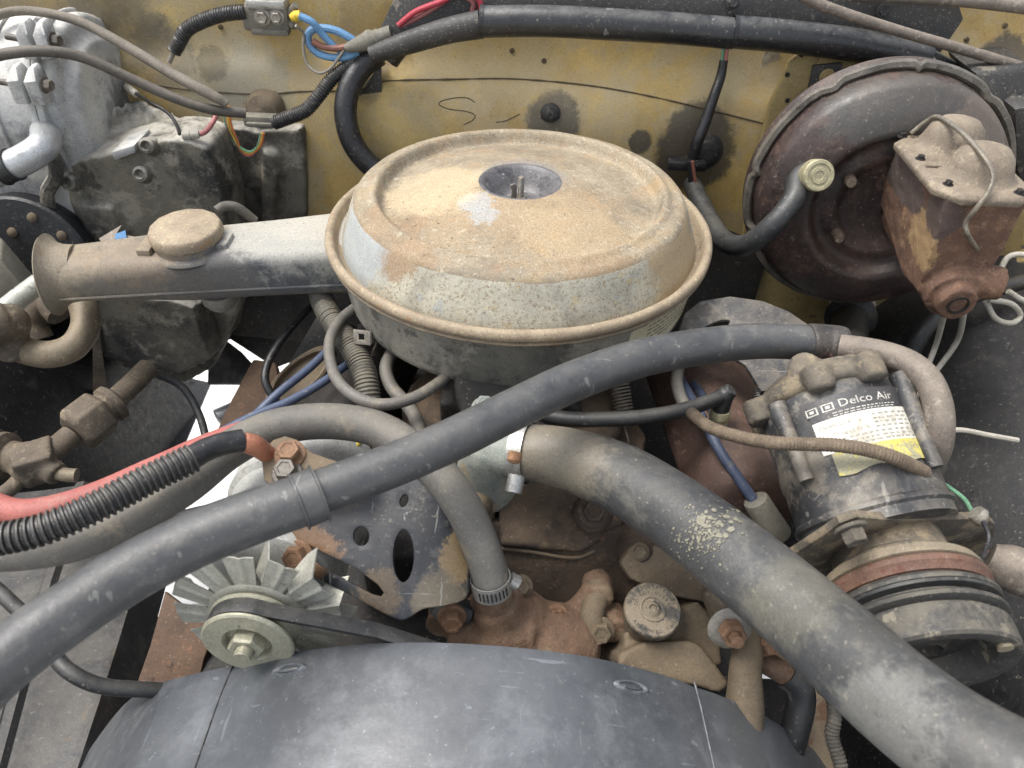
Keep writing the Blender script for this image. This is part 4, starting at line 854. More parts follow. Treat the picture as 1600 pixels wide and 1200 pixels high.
# support arm left of the plate
# ---------------------------------------------------------------- big refrigerant hose with metal elbow
rh = thing('refrigerant_hose', 'thick grey refrigerant hose crossing in front of the air cleaner to the compressor', 'hose', at(760, 660, z=1.17))
H1 = [(455, 783, 1.171, 70), (480, 775, 1.172, 70), (600, 732, 1.172, 70), (700, 690, 1.172, 68), (800, 641, 1.172, 66), (900, 594, 1.170, 64), (1000, 560, 1.168, 61), (1100, 541, 1.166, 58), (1190, 533, 1.166, 56), (1272, 536, 1.166, 54)]
hose('rubber_hose', H1, M_rub, rh, n=32, res=10)
H0 = [(-90, 1125, 1.170, 108), (0, 1038, 1.170, 102), (100, 962, 1.170, 98), (200, 897, 1.170, 94), (300, 845, 1.170, 90), (400, 806, 1.171, 86), (480, 779, 1.171, 82)]
hose('thick_sleeve', H0, M_rub, rh, n=32, res=10)
a, c = at(470, 783, z=1.1712), at(492, 774, z=1.1715)
band('sleeve_band', a.lerp(c, 0.6), c - a, wpx(a, 84) / 2, wpx(a, 36), M_clamp if False else M_rub, rh, lip=0.0012)
hose('crimp_ferrule', [(1262, 536, 1.166, 58), (1268, 536, 1.166, 61), (1290, 537, 1.166, 60), (1302, 539, 1.166, 62), (1316, 541, 1.166, 60), (1322, 542, 1.166, 50)], mat('grimy_ferrule', [C(44, 42, 40), C(86, 80, 74)], 60, 0.3, layers=[(C(130, 96, 86), 60, 0.60, 0.05, 0.8), (C(140, 134, 124), 110, 0.62, 0.04, 0.6)], rough=(0.45, 0.7), metal=0.2), rh, n=32, res=4)
line('metal_elbow', [(1312, 542, 1.172, 42), (1350, 547, 1.176, 42), (1390, 556, 1.180, 42), (1425, 571, 1.182, 42), (1452, 598, 1.180, 42), (1466, 635, 1.172, 42), (1468, 675, 1.158, 40), (1462, 706, 1.138, 40), (1448, 726, 1.115, 40), (1430, 738, 1.09, 40)], M_pipe, rh, n=24, res=8)
# ---------------------------------------------------------------- upper radiator hose
uh = thing('upper_radiator_hose', 'fat dusty grey upper radiator hose curving from the thermostat with flaking paint patch', 'radiator hose', at(1100, 830, z=1.12))
H = [(822, 708, 1.085, 90), (860, 712, 1.088, 95), (910, 724, 1.092, 102), (970, 748, 1.098, 110), (1030, 784, 1.105, 116), (1090, 826, 1.112, 122), (1160, 882, 1.120, 130), (1230, 940, 1.130, 136), (1310, 1010, 1.142, 146), (1400, 1090, 1.156, 156), (1490, 1158, 1.168, 166), (1600, 1220, 1.178, 176), (1720, 1275, 1.185, 186)]
hose('rubber_hose', H, M_radh, uh, n=40, res=10)
# flakes of old paint stuck on the hose
HP = [Vector(p) for p in [pw(*h)[:3] for h in H]]; HR = [pw(*h)[3] for h in H]
HSP = [(Vector(q[:3]), q[3]) for q in spline([tuple(a) + (b_,) for a, b_ in zip(HP, HR)], 30)]
def hose_pt(px, py):
    best = None
    rd = ray(px, py).normalized()
    for p, r in HSP:
        oc = CAM - p; t = -(oc.dot(rd)); dd = (CAM + rd * t - p).length
        if dd < r:
            k_ = t - math.sqrt(r * r - dd * dd)
            if best is None or k_ < best[0]: best = (k_, p)
    if best is None: return None, None
    q = CAM + rd * best[0]; return q, (q - best[1]).normalized()
mb = MB()
rs = random.Random(4)
for i in range(260):
    if i < 46: px, py, s_ = rs.gauss(1118, 17), rs.gauss(818, 14), rs.uniform(0.0008, 0.0024)
    else: px, py, s_ = rs.gauss(1100, 20), rs.gauss(838, 20), rs.uniform(0.0004, 0.0013)
    if i < 4: px, py, s_ = ((1096, 814), (1142, 828), (1134, 838), (1150, 812))[i] + (0.0042 - 0.0006 * i,)
    q, nn = hose_pt(px, py)
    if q is None: continue
    Mq = frame(q + nn * 0.0002, nn, V(rs.random() - .5, rs.random() - .5, 0.2))
    kk = rs.choice((4, 5, 5, 6)); mb.prism([Mq @ V(s_ * rs.uniform(.6, 1.1) * math.cos(math.tau * j / kk), s_ * rs.uniform(.6, 1.1) * math.sin(math.tau * j / kk), 0) for j in range(kk)], nn * 0.0005)
fk = obj('paint_flakes', mb, M_flake, uh, smooth=None); fk['kind'] = 'stuff'
# worm clamp near the thermostat
a, c = at(808, 706, z=1.0835), at(835, 709, z=1.0865); r_ = wpx(a, 97) / 2
cl = band('clamp', a.lerp(c, 0.35), c - a, r_, 0.0125, M_clamp, uh)
q = at(809, 735, z=1.105); ax = V(-0.15, -0.75, -0.55).normalized()
mb = MB(); mb.cyl(q + ax * 0.004, q - ax * 0.004 + ax * 0.022, 0.0068, 0.0068, 20); obj('screw_housing', mb, M_clamp, cl)
mb = MB(); mb.lathe([(0.0035, -0.002), (0.0058, 0.0), (0.0058, 0.006), (0.0048, 0.0072), (1e-5, 0.0072)], frame(at(803, 720, z=1.112), -ax), 20); sc_ = obj('clamp_screw', mb, mat('copper_screw', [C(140, 104, 76), C(166, 128, 94)], 80, 0.2, metal=0.4), cl)
# slots pressed into the strap
# ---------------------------------------------------------------- engine castings
M_cast = mat('dusty_iron_casting', [C(46, 38, 32), C(68, 56, 46), C(90, 76, 60)], 16, 0.25, layers=[(C(124, 104, 78), 18, 0.62, 0.09, 0.55), (C(56, 44, 38), 26, 0.60, 0.07, 0.6), (C(122, 86, 62), 40, 0.64, 0.05, 0.5)], rough=(0.7, 0.92), bump=(0.5, 0.0014, 340), dust=(C(122, 104, 80), 0.55, 0.6, 1.0))
M_vc = mat('valve_cover_red_brown', [C(66, 50, 44), C(96, 74, 64)], 18, 0.22, layers=[(C(130, 104, 90), 40, 0.60, 0.07, 0.5), (C(110, 62, 52), 26, 0.64, 0.05, 0.5)], rough=(0.5, 0.75), bump=(0.3, 0.001, 300), dust=(C(120, 100, 84), 0.5, 0.4, 1))
M_pump = mat('rusty_pump_casting', [C(98, 76, 60), C(122, 98, 78)], 22, 0.22, layers=[(C(126, 110, 88), 24, 0.56, 0.09, 0.7), (C(92, 66, 50), 40, 0.60, 0.05, 0.6)], rough=(0.72, 0.92), bump=(0.8, 0.0018, 300))
M_thermo = mat('chalky_green_alloy', [C(120, 128, 122), C(152, 154, 144)], 40, 0.2, layers=[(C(150, 130, 100), 40, 0.58, 0.07, 0.7), (C(96, 84, 70), 60, 0.62, 0.05, 0.6)], rough=(0.6, 0.85))
M_tan = mat('tan_dust_steel', [C(82, 71, 57), C(108, 95, 76)], 20, 0.22, layers=[(C(84, 68, 52), 40, 0.62, 0.06, 0.6), (C(126, 88, 62), 30, 0.66, 0.05, 0.5)], rough=(0.65, 0.9), bump=(0.4, 0.001, 360), dust=(C(126, 111, 88), 0.5, 0.4, 1))
M_bolt = mat('rusty_bolt', [C(106, 80, 60), C(136, 106, 80)], 60, 0.3, layers=[(C(92, 58, 42), 80, 0.58, 0.05, 0.7)], rough=(0.6, 0.85), metal=0.15)
M_leaf = mat('dry_leaf', [C(160, 124, 78), C(178, 146, 98)], 60, 0.2, rough=(0.7, 0.9))
en = thing('engine', 'dirt caked brown engine block with intake manifold and valve covers under the air cleaner', 'engine', (0, 0.6, 0.5))
def pp(pts, p0, n, ext):
    mb = MB(); mb.prism([on_plane(x, y, p0, n) for x, y in pts], ext); return mb
# block
mb = MB(); mb.box((0.0, 0.68, 0.72), (0.30, 0.50, 0.40)); mb.box((-0.03, 0.60, 0.60), (0.62, 0.62, 0.42))  # wide lower box added as dark fill against the bright ground
obj('block', mb, M_dark, en, voxel=0.012, relax=3)
# intake manifold: several lumps fused
mb = MB()
n1 = V(0.05, -0.55, 0.83).normalized(); p1 = at(890, 790, z=1.015)
mb.prism([on_plane(x, y, p1, n1) for x, y in ((778, 730), (950, 690), (1012, 752), (986, 812), (950, 838), (905, 864), (780, 852))], -n1 * 0.06)
n2 = V(0, -0.15, 1).normalized(); p2 = at(850, 640, z=1.005)
mb.prism([on_plane(x, y, p2, n2) for x, y in ((640, 600), (960, 590), (1010, 680), (1000, 770), (780, 760), (660, 700))], -n2 * 0.07)
mb.cyl(at(812, 640, z=0.98), at(812, 640, z=1.05), 0.07, 0.055, 32)
mb.ball(at(905, 655, z=1.02), (0.045, 0.05, 0.022)); mb.ball(at(700, 640, z=1.0), (0.05, 0.06, 0.03))
mb.cyl(at(925, 802, z=1.02), at(925, 802, z=1.02) + n1 * 0.012, 0.020, 0.016, 24)
obj('intake_manifold', mb, M_cast, en, voxel=0.0032, relax=2, jit=0.0012, jsc=40)
mb = MB(); mb.cyl(at(800, 600, z=1.03), at(800, 600, z=1.085), 0.062, 0.055, 40); mb.box(at(800, 590, z=1.03), (0.14, 0.14, 0.05)); obj('carburettor', mb, M_dark, en, voxel=0.004, relax=3)
hexbolt(at(926, 800, z=1.035), n1, 0.010, 0.010, M_cast, en)
hexbolt(at(757, 638, z=1.075), V(0, -0.3, 1), 0.009, 0.011, M_thermo, en)
# front of the block: timing cover, accessory boss, gasket edge
mb = MB()
n3 = V(0.0, -0.85, 0.5).normalized(); p3 = at(900, 900, z=0.965)
mb.prism([on_plane(x, y, p3, n3) for x, y in ((690, 800), (900, 840), (1000, 820), (1080, 870), (1120, 920), (1060, 1060), (900, 1100), (700, 1060))], -n3 * 0.06)
mb.ball(on_plane(1000, 850, p3, n3), (0.022, 0.03, 0.022))
mb.cyl(on_plane(990, 860, p3, n3), on_plane(1010, 850, p3, n3) + n3 * 0.02, 0.018, 0.016)
obj('timing_cover', mb, M_cast, en, voxel=0.0032, relax=2, jit=0.0012, jsc=36)
pts = [tuple(on_plane(x, y, p1 - n1 * 0.008, n1)) + (0.0018,) for x, y in ((778, 856), (830, 862), (902, 871), (950, 845), (985, 818), (1012, 768))]
mb = MB(); mb.tube(pts, n=8); obj('gasket_edge', mb, M_tan, en)
mb = pp([(968, 880), (985, 852), (1010, 846), (1075, 868), (1125, 905), (1118, 945), (1040, 930), (985, 905)], at(1040, 890, z=1.0), V(0.05, -0.6, 0.8).normalized(), V(0, 0.01, -0.014)); obj('accessory_bracket', mb, M_tan, en, bevel=0.004)
hexbolt(at(1000, 862, z=1.012), V(-0.1, -0.7, 0.7), 0.006, 0.006, M_tan, en)
hexbolt(at(935, 905, z=0.985), V(0, -0.8, 0.6), 0.007, 0.007, M_cast, en)
hexbolt(at(748, 752, z=1.04), V(0, -0.5, 0.85), 0.009, 0.010, M_tan, en)
mb = MB(); q = at(742, 778, z=1.025); mb.cyl(q + V(0, 0, -0.03), q + V(0, 0, 0.012), 0.020, 0.015, 20); mb.ball(q, (0.018, 0.022, 0.018)); obj('bolt_boss', mb, M_tan, en, voxel=0.003, relax=3)
# valve covers
def vcover(name, a, b, wd, h, tilt, m_):
    ax = (b - a).normalized(); sd = ax.cross(V(0, 0, 1)).normalized(); up = sd.cross(ax); R_ = Matrix.Rotation(tilt, 3, ax); sd = R_ @ sd; up = R_ @ up
    rings = []
    for t, s_ in ((0, 0.75), (0.03, 0.95), (0.08, 1), (0.92, 1), (0.97, 0.95), (1, 0.75)):
        c = a.lerp(b, t); pr = []
        for q in ((-1, -0.6), (-1, 0.2), (-0.86, 0.75), (-0.55, 1.0), (0.55, 1.0), (0.86, 0.75), (1, 0.2), (1, -0.6)): pr.append(c + sd * q[0] * wd / 2 * s_ + up * q[1] * h * s_)
        rings.append(pr)
    mb = MB(); mb.loft(rings); return obj(name, mb, m_, en, smooth=50, bevel=0.004, jit=0.001, jsc=30)
vcover('valve_cover', at(1178, 800, z=0.985), at(1075, 560, z=0.985), 0.11, 0.045, 0.45, M_vc)
vcover('valve_cover', at(500, 720, z=0.955), at(600, 540, z=0.955), 0.10, 0.045, -0.45, M_dark)
# exhaust heat oval at the head end
mb = MB(); q = at(470, 588, z=1.00); Mq = frame(q, V(-0.15, -0.55, 0.82), V(0.75, 0.6, 0.3)); mb.lathe([(1, -0.004), (1, 0.003), (0.9, 0.005), (0.8, 0.004), (0.74, -0.004), (0.3, -0.006), (1e-5, -0.006)], Mq @ Matrix.Diagonal((0.047, 0.020, 1, 1)), 40); obj('oval_end_cap', mb, M_tan, en, jit=0.0012, jsc=50)
mb = pp([(446, 570), (500, 480), (540, 500), (560, 640), (470, 700), (385, 690)], at(450, 620, z=0.96), V(-0.2, -0.4, 0.9).normalized(), V(0.02, 0.02, -0.03)); obj('exhaust_shield', mb, M_dark, en, bevel=0.004, jit=0.002, jsc=20)
# dry leaf caught on the manifold
mb = MB(); lf = [(700, 606), (722, 592), (740, 598), (752, 588), (762, 600), (748, 606), (752, 620), (735, 616), (722, 624), (716, 612)]
p0 = at(728, 606, z=1.035); mb = pix_plate([lf], p0, V(0.05, -0.5, 0.85).normalized(), 0.0008, bevel=0.0002); obj('dry_leaf', mb, M_leaf, loc=p0, label='dry curled tan leaf lying on the intake manifold under the air cleaner', cat='leaf', jit=0.0015, jsc=60)
# ---------------------------------------------------------------- thermostat housing
th = thing('thermostat_housing', 'chalky pale green thermostat housing feeding the upper radiator hose', 'thermostat housing', at(775, 700, z=1.02))
mb = MB(); a, c = at(822, 708, z=1.085), at(768, 700, z=1.075); mb.cyl(a, c, 0.0225, 0.024, 28); mb.ball(c, 0.026); mb.cyl(c, c + V(-0.004, 0.01, -0.06), 0.026, 0.032, 28); mb.prism([on_plane(x, y, at(765, 720, z=1.03), V(0, -0.2, 1).normalized()) for x, y in ((730, 668), (760, 650), (800, 690), (812, 735), (790, 752), (750, 728))], (0, 0, -0.012))
obj('neck', mb, M_thermo, th, voxel=0.0024, relax=4, jit=0.0008, jsc=60)
mb = MB(); q = at(766, 646, z=1.062); mb.cyl(q + V(0, 0, -0.05), q, 0.018, 0.016, 24); mb.cyl(q, q + V(0, -0.003, 0.006), 0.013, 0.011, 20); obj('stud_boss', mb, M_thermo, th, voxel=0.0022, relax=3, jit=0.0006, jsc=80)
# ---------------------------------------------------------------- water pump
wp = thing('water_pump', 'rust orange and tan water pump casting with spider arms behind the shroud', 'water pump', at(800, 980, z=0.9))
mb = MB()
a = at(770, 905, z=1.045); c = at(790, 985, z=0.97)
mb.cyl(a, at(772, 940, z=1.015), 0.0145, 0.0165, 24); mb.cyl(at(772, 938, z=1.015), c, 0.021, 0.034, 28)
mb.ball(c, (0.045, 0.04, 0.04)); mb.cyl(at(700, 985, z=0.98), at(830, 990, z=0.975), 0.022, 0.030, 24); mb.ball(at(850, 1010, z=0.96), (0.05, 0.04, 0.035))
for x, y, z in ((935, 925, 0.985), (958, 975, 0.965), (690, 965, 0.985)):
    q = at(x, y, z=z); mb.tube([tuple(at(850, 1000, z=0.96)) + (0.018,), tuple(at(850, 1000, z=0.96).lerp(q, 0.55) - V(0, 0, 0.004)) + (0.012,), tuple(q) + (0.0135,)], n=14); mb.cyl(q + V(0, 0.015, -0.006), q + V(0, -0.010, 0.004), 0.0135, 0.0125, 20)
obj('casting', mb, M_pump, wp, voxel=0.0026, relax=2, jit=0.0014, jsc=60)
mb = MB(); q = at(925, 925, z=0.99); mb.tube([tuple(at(930, 1000, z=0.965)) + (0.013,), tuple(at(925, 960, z=0.98)) + (0.011,), tuple(at(936, 918, z=0.985)) + (0.014,)], n=14); obj('arm', mb, M_tan, wp)
hexbolt(at(938, 985, z=0.975), V(0, -0.8, 0.6), 0.009, 0.009, M_tan, wp)
hexbolt(at(870, 960, z=0.985), V(0, -0.8, 0.6), 0.007, 0.007, M_bolt, wp)
hexbolt(at(815, 915, z=1.01), V(0, -0.7, 0.7), 0.007, 0.007, M_tan, wp)
# ---------------------------------------------------------------- power steering pump
psp = thing('power_steering_pump', 'tan dusty power steering reservoir with black lettered filler cap', 'steering pump', at(1050, 1020, z=0.93))
kc = at(1020, 952, z=1.005)
mb = MB()
nP = V(0.12, -0.55, 0.83).normalized(); pP = at(1060, 1030, z=0.975)
mb.prism([on_plane(x, y, pP, nP) for x, y in ((968, 1022), (1010, 1003), (1080, 1002), (1098, 1010), (1142, 1068), (1128, 1082), (1040, 1062), (966, 1040))], -nP * 0.07)
mb.prism([on_plane(x, y, pP - nP * 0.015, nP) for x, y in ((975, 990), (1030, 960), (1090, 940), (1120, 970), (1130, 1040), (1060, 1050), (975, 1035))], -nP * 0.06)
obj('reservoir', mb, M_tan, psp, voxel=0.0026, relax=2, jit=0.0008, jsc=50)
ka = V(0.0, -0.18, 1).normalized(); KM = frame(kc, ka, V(1, 0, 0))
mb = MB(); mb.lathe([(0.0205, -0.05), (0.0200, -0.014), (0.0215, -0.013), (0.0215, -0.008)], KM, 40); obj('filler_neck', mb, M_tan, psp)
M_cap = mat('dusty_black_cap', [C(52, 50, 47), C(70, 66, 60)], 60, 0.2, layers=[(C(126, 114, 94), 40, 0.48, 0.10, 0.75)], rough=(0.5, 0.75), bump=(0.3, 0.0006, 500))
mb = MB(); mb.lathe([(0.0225, -0.0105), (0.0238, -0.008), (0.0238, -0.001), (0.0228, 0.0006), (0.0112, 0.0006), (0.0108, 0.0018), (0.0098, 0.0020), (0.0092, 0.0006), (0.0072, 0.0004), (0.0046, 0.0028), (0.0034, 0.0028), (0.003, 0.0006), (1e-5, 0.0006)], KM, 56); cpb = obj('cap', mb, M_cap, psp, smooth=30)
M_let = mat('cap_lettering', C(40, 38, 36), 40, 0.1)
def ring_text(body, size, rad, start, inward=False):
    wid = [0.0]; n_ = len(body)
    for i, ch in enumerate(body):
        if ch == ' ': continue
        a = start - i * size * 0.78 / rad
        vs, fs = text_mesh(ch, size, lambda x, y, z: KM @ V(math.cos(a) * (rad + y) + math.sin(a) * x, math.sin(a) * (rad + y) - math.cos(a) * x, 0.00075)); MBT.add(vs, fs)
MBT = MB(); ring_text('USE PROPER LEVEL', 0.0042, 0.0193, math.radians(162)); ring_text('DO NOT OVERFILL', 0.0042, 0.0142, math.radians(165))
o_ = obj('lettering', MBT, M_let, cpb, smooth=None, fixn=False); o_['kind'] = 'stuff'
MBT = MB()
for i, ch in enumerate('APPROVED FLUID'):
    if ch == ' ': continue
    a = math.radians(215) + i * 0.0042 * 0.80 / 0.0193
    vs, fs = text_mesh(ch, 0.0042, lambda x, y, z: KM @ V(math.cos(a) * (0.0193 - y) - math.sin(a) * x, math.sin(a) * (0.0193 - y) + math.cos(a) * x, 0.00075)); MBT.add(vs, fs)
o_ = obj('lettering', MBT, M_let, cpb, smooth=None, fixn=False); o_['kind'] = 'stuff'
# ---------------------------------------------------------------- bracket with the big washer bolt
bk = thing('pump_bracket', 'tan curved steel bracket with a big washer bolt beside the radiator hose', 'bracket', at(1150, 1010, z=0.95))
mb = MB(); mb.tube([tuple(at(1128, 915, z=1.02)) + (0.020,), tuple(at(1136, 950, z=1.01)) + (0.017,), tuple(at(1140, 980, z=1.0)) + (0.015,)], n=18); obj('boss', mb, M_tan, bk, voxel=0.0045, relax=4)
q = at(1139, 980, z=1.012); axw = V(0.03, -0.86, 0.5).normalized()
mb = MB(); mb.lathe([(0.010, -0.002), (0.0175, 0.000), (0.0180, 0.0018), (0.0150, 0.0035), (0.008, 0.004)], frame(q, axw), 36); obj('washer', mb, M_steel, bk)
hexbolt(q + axw * 0.003, axw, 0.0105, 0.012, M_bolt, bk, 'nut', shank=0.008, washer=0)
mb = MB(); P = [pw(1150, 930, 0.985, 40), pw(1168, 1000, 0.985, 44), pw(1165, 1060, 0.975, 52), pw(1160, 1130, 0.95, 64)]; mb.tube(P, n=16); obj('arm', mb, M_tan, bk, jit=0.002, jsc=30)
hexbolt(at(1196, 1000, z=0.985), V(0.3, -0.7, 0.6), 0.010, 0.012, M_bolt, bk)
pl_ = at(1250, 1070, z=0.93)
mb = pix_plate([[(1208, 985), (1240, 985), (1268, 1030), (1292, 1110), (1310, 1240), (1225, 1240), (1240, 1090), (1212, 1030)]], pl_, V(0.1, -0.75, 0.65).normalized(), 0.006, bevel=0.0015); obj('plate', mb, mat('tan_rust_plate', [C(130, 112, 88), C(158, 140, 112)], 16, 0.18, layers=[(C(130, 88, 62), 18, 0.58, 0.06, 0.7)], rough=(0.7, 0.9)), bk)
ph = thing('pump_return_hose', 'short rusty tube with black hose turning down behind the shroud corner', 'hose', at(1220, 1060, z=0.93))
line('tube', [(1180, 1028, 0.965, 36), (1205, 1040, 0.965, 36), (1235, 1058, 0.962, 36)], M_rust, ph, n=18)
line('hose', [(1228, 1053, 0.963, 44), (1245, 1068, 0.957, 44), (1252, 1095, 0.945, 44), (1240, 1150, 0.92, 44), (1225, 1210, 0.88, 44)], M_rubd, ph, n=18)
# ---------------------------------------------------------------- alternator
M_alu = mat('alternator_alloy', [C(160, 160, 154), C(188, 188, 181)], 20, 0.12, layers=[(C(120, 116, 102), 40, 0.62, 0.07, 0.5)], rough=(0.45, 0.65), metal=0.35, spec=0.5)
M_fan = mat('zinc_fan', [C(146, 145, 134), C(172, 171, 160)], 26, 0.12, layers=[(C(112, 106, 86), 50, 0.62, 0.06, 0.5)], rough=(0.4, 0.6), metal=0.35)
M_zinc = mat('yellow_zinc', [C(152, 149, 130), C(176, 173, 152)], 40, 0.14, layers=[(C(120, 110, 84), 60, 0.62, 0.05, 0.6)], rough=(0.35, 0.55), metal=0.4)
ag = at(404, 962, z=1.034); aa = V(-0.03, -0.992, 0.10).normalized()
AL = frame(ag, aa, V(1, 0, 0)) @ Matrix.Diagonal((0.95, 0.95, 1.0, 1))          # local +Z towards the front
al = thing('alternator', 'pale alloy alternator with finned cooling fan and zinc pulley', 'alternator', ag - V(0, 0, 0.09))
mb = MB(); mb.lathe([(0.03, -0.182), (0.054, -0.180), (0.064, -0.168), (0.067, -0.152), (0.067, -0.110), (0.062, -0.106), (0.060, -0.088), (0.0605, -0.087), (0.0605, -0.080), (0.058, -0.079), (0.058, -0.050), (0.054, -0.034), (0.044, -0.028), (0.02, -0.028)], AL, 56); obj('case', mb, M_alu, al, smooth=35)
fn_ = MB(); fn_.lathe([(0.012, 0.0), (0.038, 0.0), (0.040, 0.0008), (0.038, 0.0018), (0.012, 0.0018)], AL, 48, closed=True); fan = obj('fan_disc', fn_, M_fan, al)
NBL = 12
for i in range(NBL):
    a = math.tau * i / NBL + 0.05
    ca, sa = math.cos(a), math.sin(a)
    B_ = AL @ Matrix.Rotation(a, 4, 'Z')
    mb = MB()
    def petal(u, v, B_=B_):
        r = 0.037 + 0.031 * u; wd = 0.0085 + 0.0040 * u
        y = (v - 0.42) * 2 * wd
        z = 0.0008 + 0.0014 * math.exp(-((v - 0.45) / 0.10) ** 2) * min(1, u * 3) - 0.0022 * u
        return B_ @ V(r, y, z)
    mb.sheet(petal, 8, 14, 0.0013)
    def tab(u, v, B_=B_):
        r = 0.042 + 0.026 * u + 0.004 * v * u; wd = 0.0085 + 0.0040 * u
        y = (1 - 0.42) * 2 * wd + 0.0012 * math.sin(v * 1.5) + 0.007 * v
        return B_ @ V(r, y, 0.0008 - 0.0022 * u - 0.022 * v * (0.35 + 0.65 * min(1, u * 1.6)))
    mb.sheet(tab, 8, 6, 0.0013)
    obj('fan_blade', mb, M_fan, fan, smooth=40)
mb = MB(); mb.lathe([(0.014, 0.004), (0.034, 0.004), (0.0362, 0.0055), (0.0365, 0.0070), (0.0305, 0.0115), (0.029, 0.0150), (0.0305, 0.0185), (0.0365, 0.0230), (0.0362, 0.0246), (0.0345, 0.0256), (0.0200, 0.0256), (0.0185, 0.0236), (0.0175, 0.0196), (0.012, 0.0190), (0.010, 0.010)], AL, 72, closed=True); obj('pulley', mb, M_zinc, al, smooth=30)
hexbolt(AL @ V(0, 0, 0.018), aa, 0.0135, 0.013, M_zinc, al, 'pulley_nut', shank=0.005, washer=1.15)
mb = MB(); mb.cyl(AL @ V(0, 0, 0.03), AL @ V(0, 0, 0.0375), 0.0068, 0.0062, 20); obj('shaft_end', mb, M_zinc, al)
# belt: wraps the pulley and runs off to the right below the shroud
bl = []
rb = 0.0335; zb = 0.0150
for k_ in range(0, 15):
    a = math.radians(62 + 14 * k_); bl.append((rb * math.cos(a), rb * math.sin(a)))
bl = [(0.30, -0.085), (0.20, -0.030), (0.10, 0.0125)] + bl + [(0.10, -0.075), (0.20, -0.11), (0.30, -0.145)]
mb = MB(); rings = []
loc2 = [Vector((x, y)) for x, y in bl]
fine = []
for i in range(len(loc2) - 1):
    for t in range(6): fine.append(loc2[i].lerp(loc2[i + 1], t / 6))
fine.append(loc2[-1])
for i, p in enumerate(fine):
    tg = (fine[min(i + 1, len(fine) - 1)] - fine[max(i - 1, 0)]).normalized(); nn = Vector((tg.y, -tg.x))
    o_, i_ = p + nn * 0.0022, p - nn * 0.0045
    rings.append([AL @ V(o_.x, o_.y, zb - 0.0062), AL @ V(o_.x, o_.y, zb + 0.0062), AL @ V(i_.x, i_.y, zb + 0.0040), AL @ V(i_.x, i_.y, zb - 0.0040)])
mb.loft(rings); obj('drive_belt', mb, M_rubd, loc=ag, label='black rubber drive belt wrapped round the alternator pulley', cat='drive belt', bevel=0.0005)
# ---------------------------------------------------------------- alternator bracket
bp = at(600, 840, z=1.080); bn = V(-0.06, -0.52, 0.85).normalized()
def bq(x, y): return on_plane(x, y, bp, bn)
M_brk = mat('bracket_worn_black', [C(30, 32, 36), C(50, 52, 56)], 16, 0.2, layers=[(C(100, 98, 90), 26, 0.62, 0.09, 0.45), (C(132, 126, 104), 60, 0.66, 0.05, 0.5)],
             spots=[(bq(716, 872), 0.018, C(138, 116, 82), 0.8, 0.2, 0.3, (0.7, 1.2, 1.2)), (bq(460, 862), 0.022, C(116, 88, 62), 0.85, 0.3, 0.3, (1.6, 1, 1)), (bq(590, 930), 0.018, C(104, 88, 66), 0.7, 0.4, 0.3), (bq(460, 735), 0.025, C(104, 86, 68), 0.7, 0.3, 0.25), (bq(540, 752), 0.02, C(96, 84, 68), 0.5, 0.4, 0.3), (bq(690, 940), 0.022, C(104, 94, 76), 0.8, 0.4, 0.3)], scratch=(C(150, 150, 142), 0.5, 40), rough=(0.4, 0.65), bump=(0.3, 0.001, 260), dust=(C(112, 106, 94), 0.15, 0.5, 1))
ab = thing('alternator_bracket', 'worn black stamped steel alternator bracket with oval holes and adjusting slot', 'bracket', at(600, 850, z=1.0))
def oval(cx, cy, rx, ry, rot=0.0, n=24):
    return [(cx + rx * math.cos(t) * math.cos(rot) - ry * math.sin(t) * math.sin(rot), cy + rx * math.cos(t) * math.sin(rot) + ry * math.sin(t) * math.cos(rot)) for t in [math.tau * i / n for i in range(n)]]
outl = [(418, 702), (428, 690), (446, 685), (462, 690), (484, 708), (520, 722), (580, 735), (640, 745), (676, 756), (694, 790), (708, 820), (722, 850), (728, 890), (727, 925), (716, 938), (690, 945), (660, 950), (632, 966), (610, 962), (560, 935), (500, 905), (455, 882), (420, 862), (394, 845), (402, 834), (430, 832), (446, 800), (440, 760), (424, 735)]
slot = [(470, 852), (480, 848), (520, 868), (560, 888), (592, 912), (602, 926), (596, 934), (580, 930), (540, 908), (500, 886), (474, 866)]
def bend(v):
    # lower-left edge folds away, right edge folds down
    q = BMx @ v; return q
BMx = frame(bp, bn); BMi = BMx.inverted()
L2 = [[(BMi @ on_plane(x, y, bp, bn)) for x, y in o] for o in (spline(outl, 3, True), oval(632, 783, 8, 12, 0.3), oval(565, 838, 14, 17, 0.0), oval(631, 869, 18, 43, 0.02), slot)]
foldA = (BMi @ on_plane(420, 830, bp, bn), BMi @ on_plane(640, 950, bp, bn)); foldB = (BMi @ on_plane(690, 740, bp, bn), BMi @ on_plane(690, 960, bp, bn))
def dist(p, a, b):
    d = (b - a).xy.normalized(); w_ = (p - a).xy; return d.x * w_.y - d.y * w_.x
sgA = 1 if dist(BMi @ on_plane(600, 830, bp, bn), *foldA) > 0 else -1; sgB = 1 if dist(BMi @ on_plane(600, 830, bp, bn), *foldB) > 0 else -1
def fold(v):
    v = v.copy(); da = dist(v, *foldA) * sgA; db = dist(v, *foldB) * sgB
    if da < 0.012: v.z -= (0.012 - da) ** 2 * 9
    if db < 0.008: v.z -= (0.008 - db) ** 2 * 22
    v.z += 0.0012 * noise.noise(v * 30)
    return v
vs, fs = plate_mesh(L2, 0.0042, bevel=0.0009, M=BMx, deform=fold, cuts=14)
mb = MB(); mb.add(vs, fs); obj('plate', mb, M_brk, ab, smooth=40)
ep = at(450, 715, z=1.128); en_ = V(0.02, -0.35, 0.93).normalized()
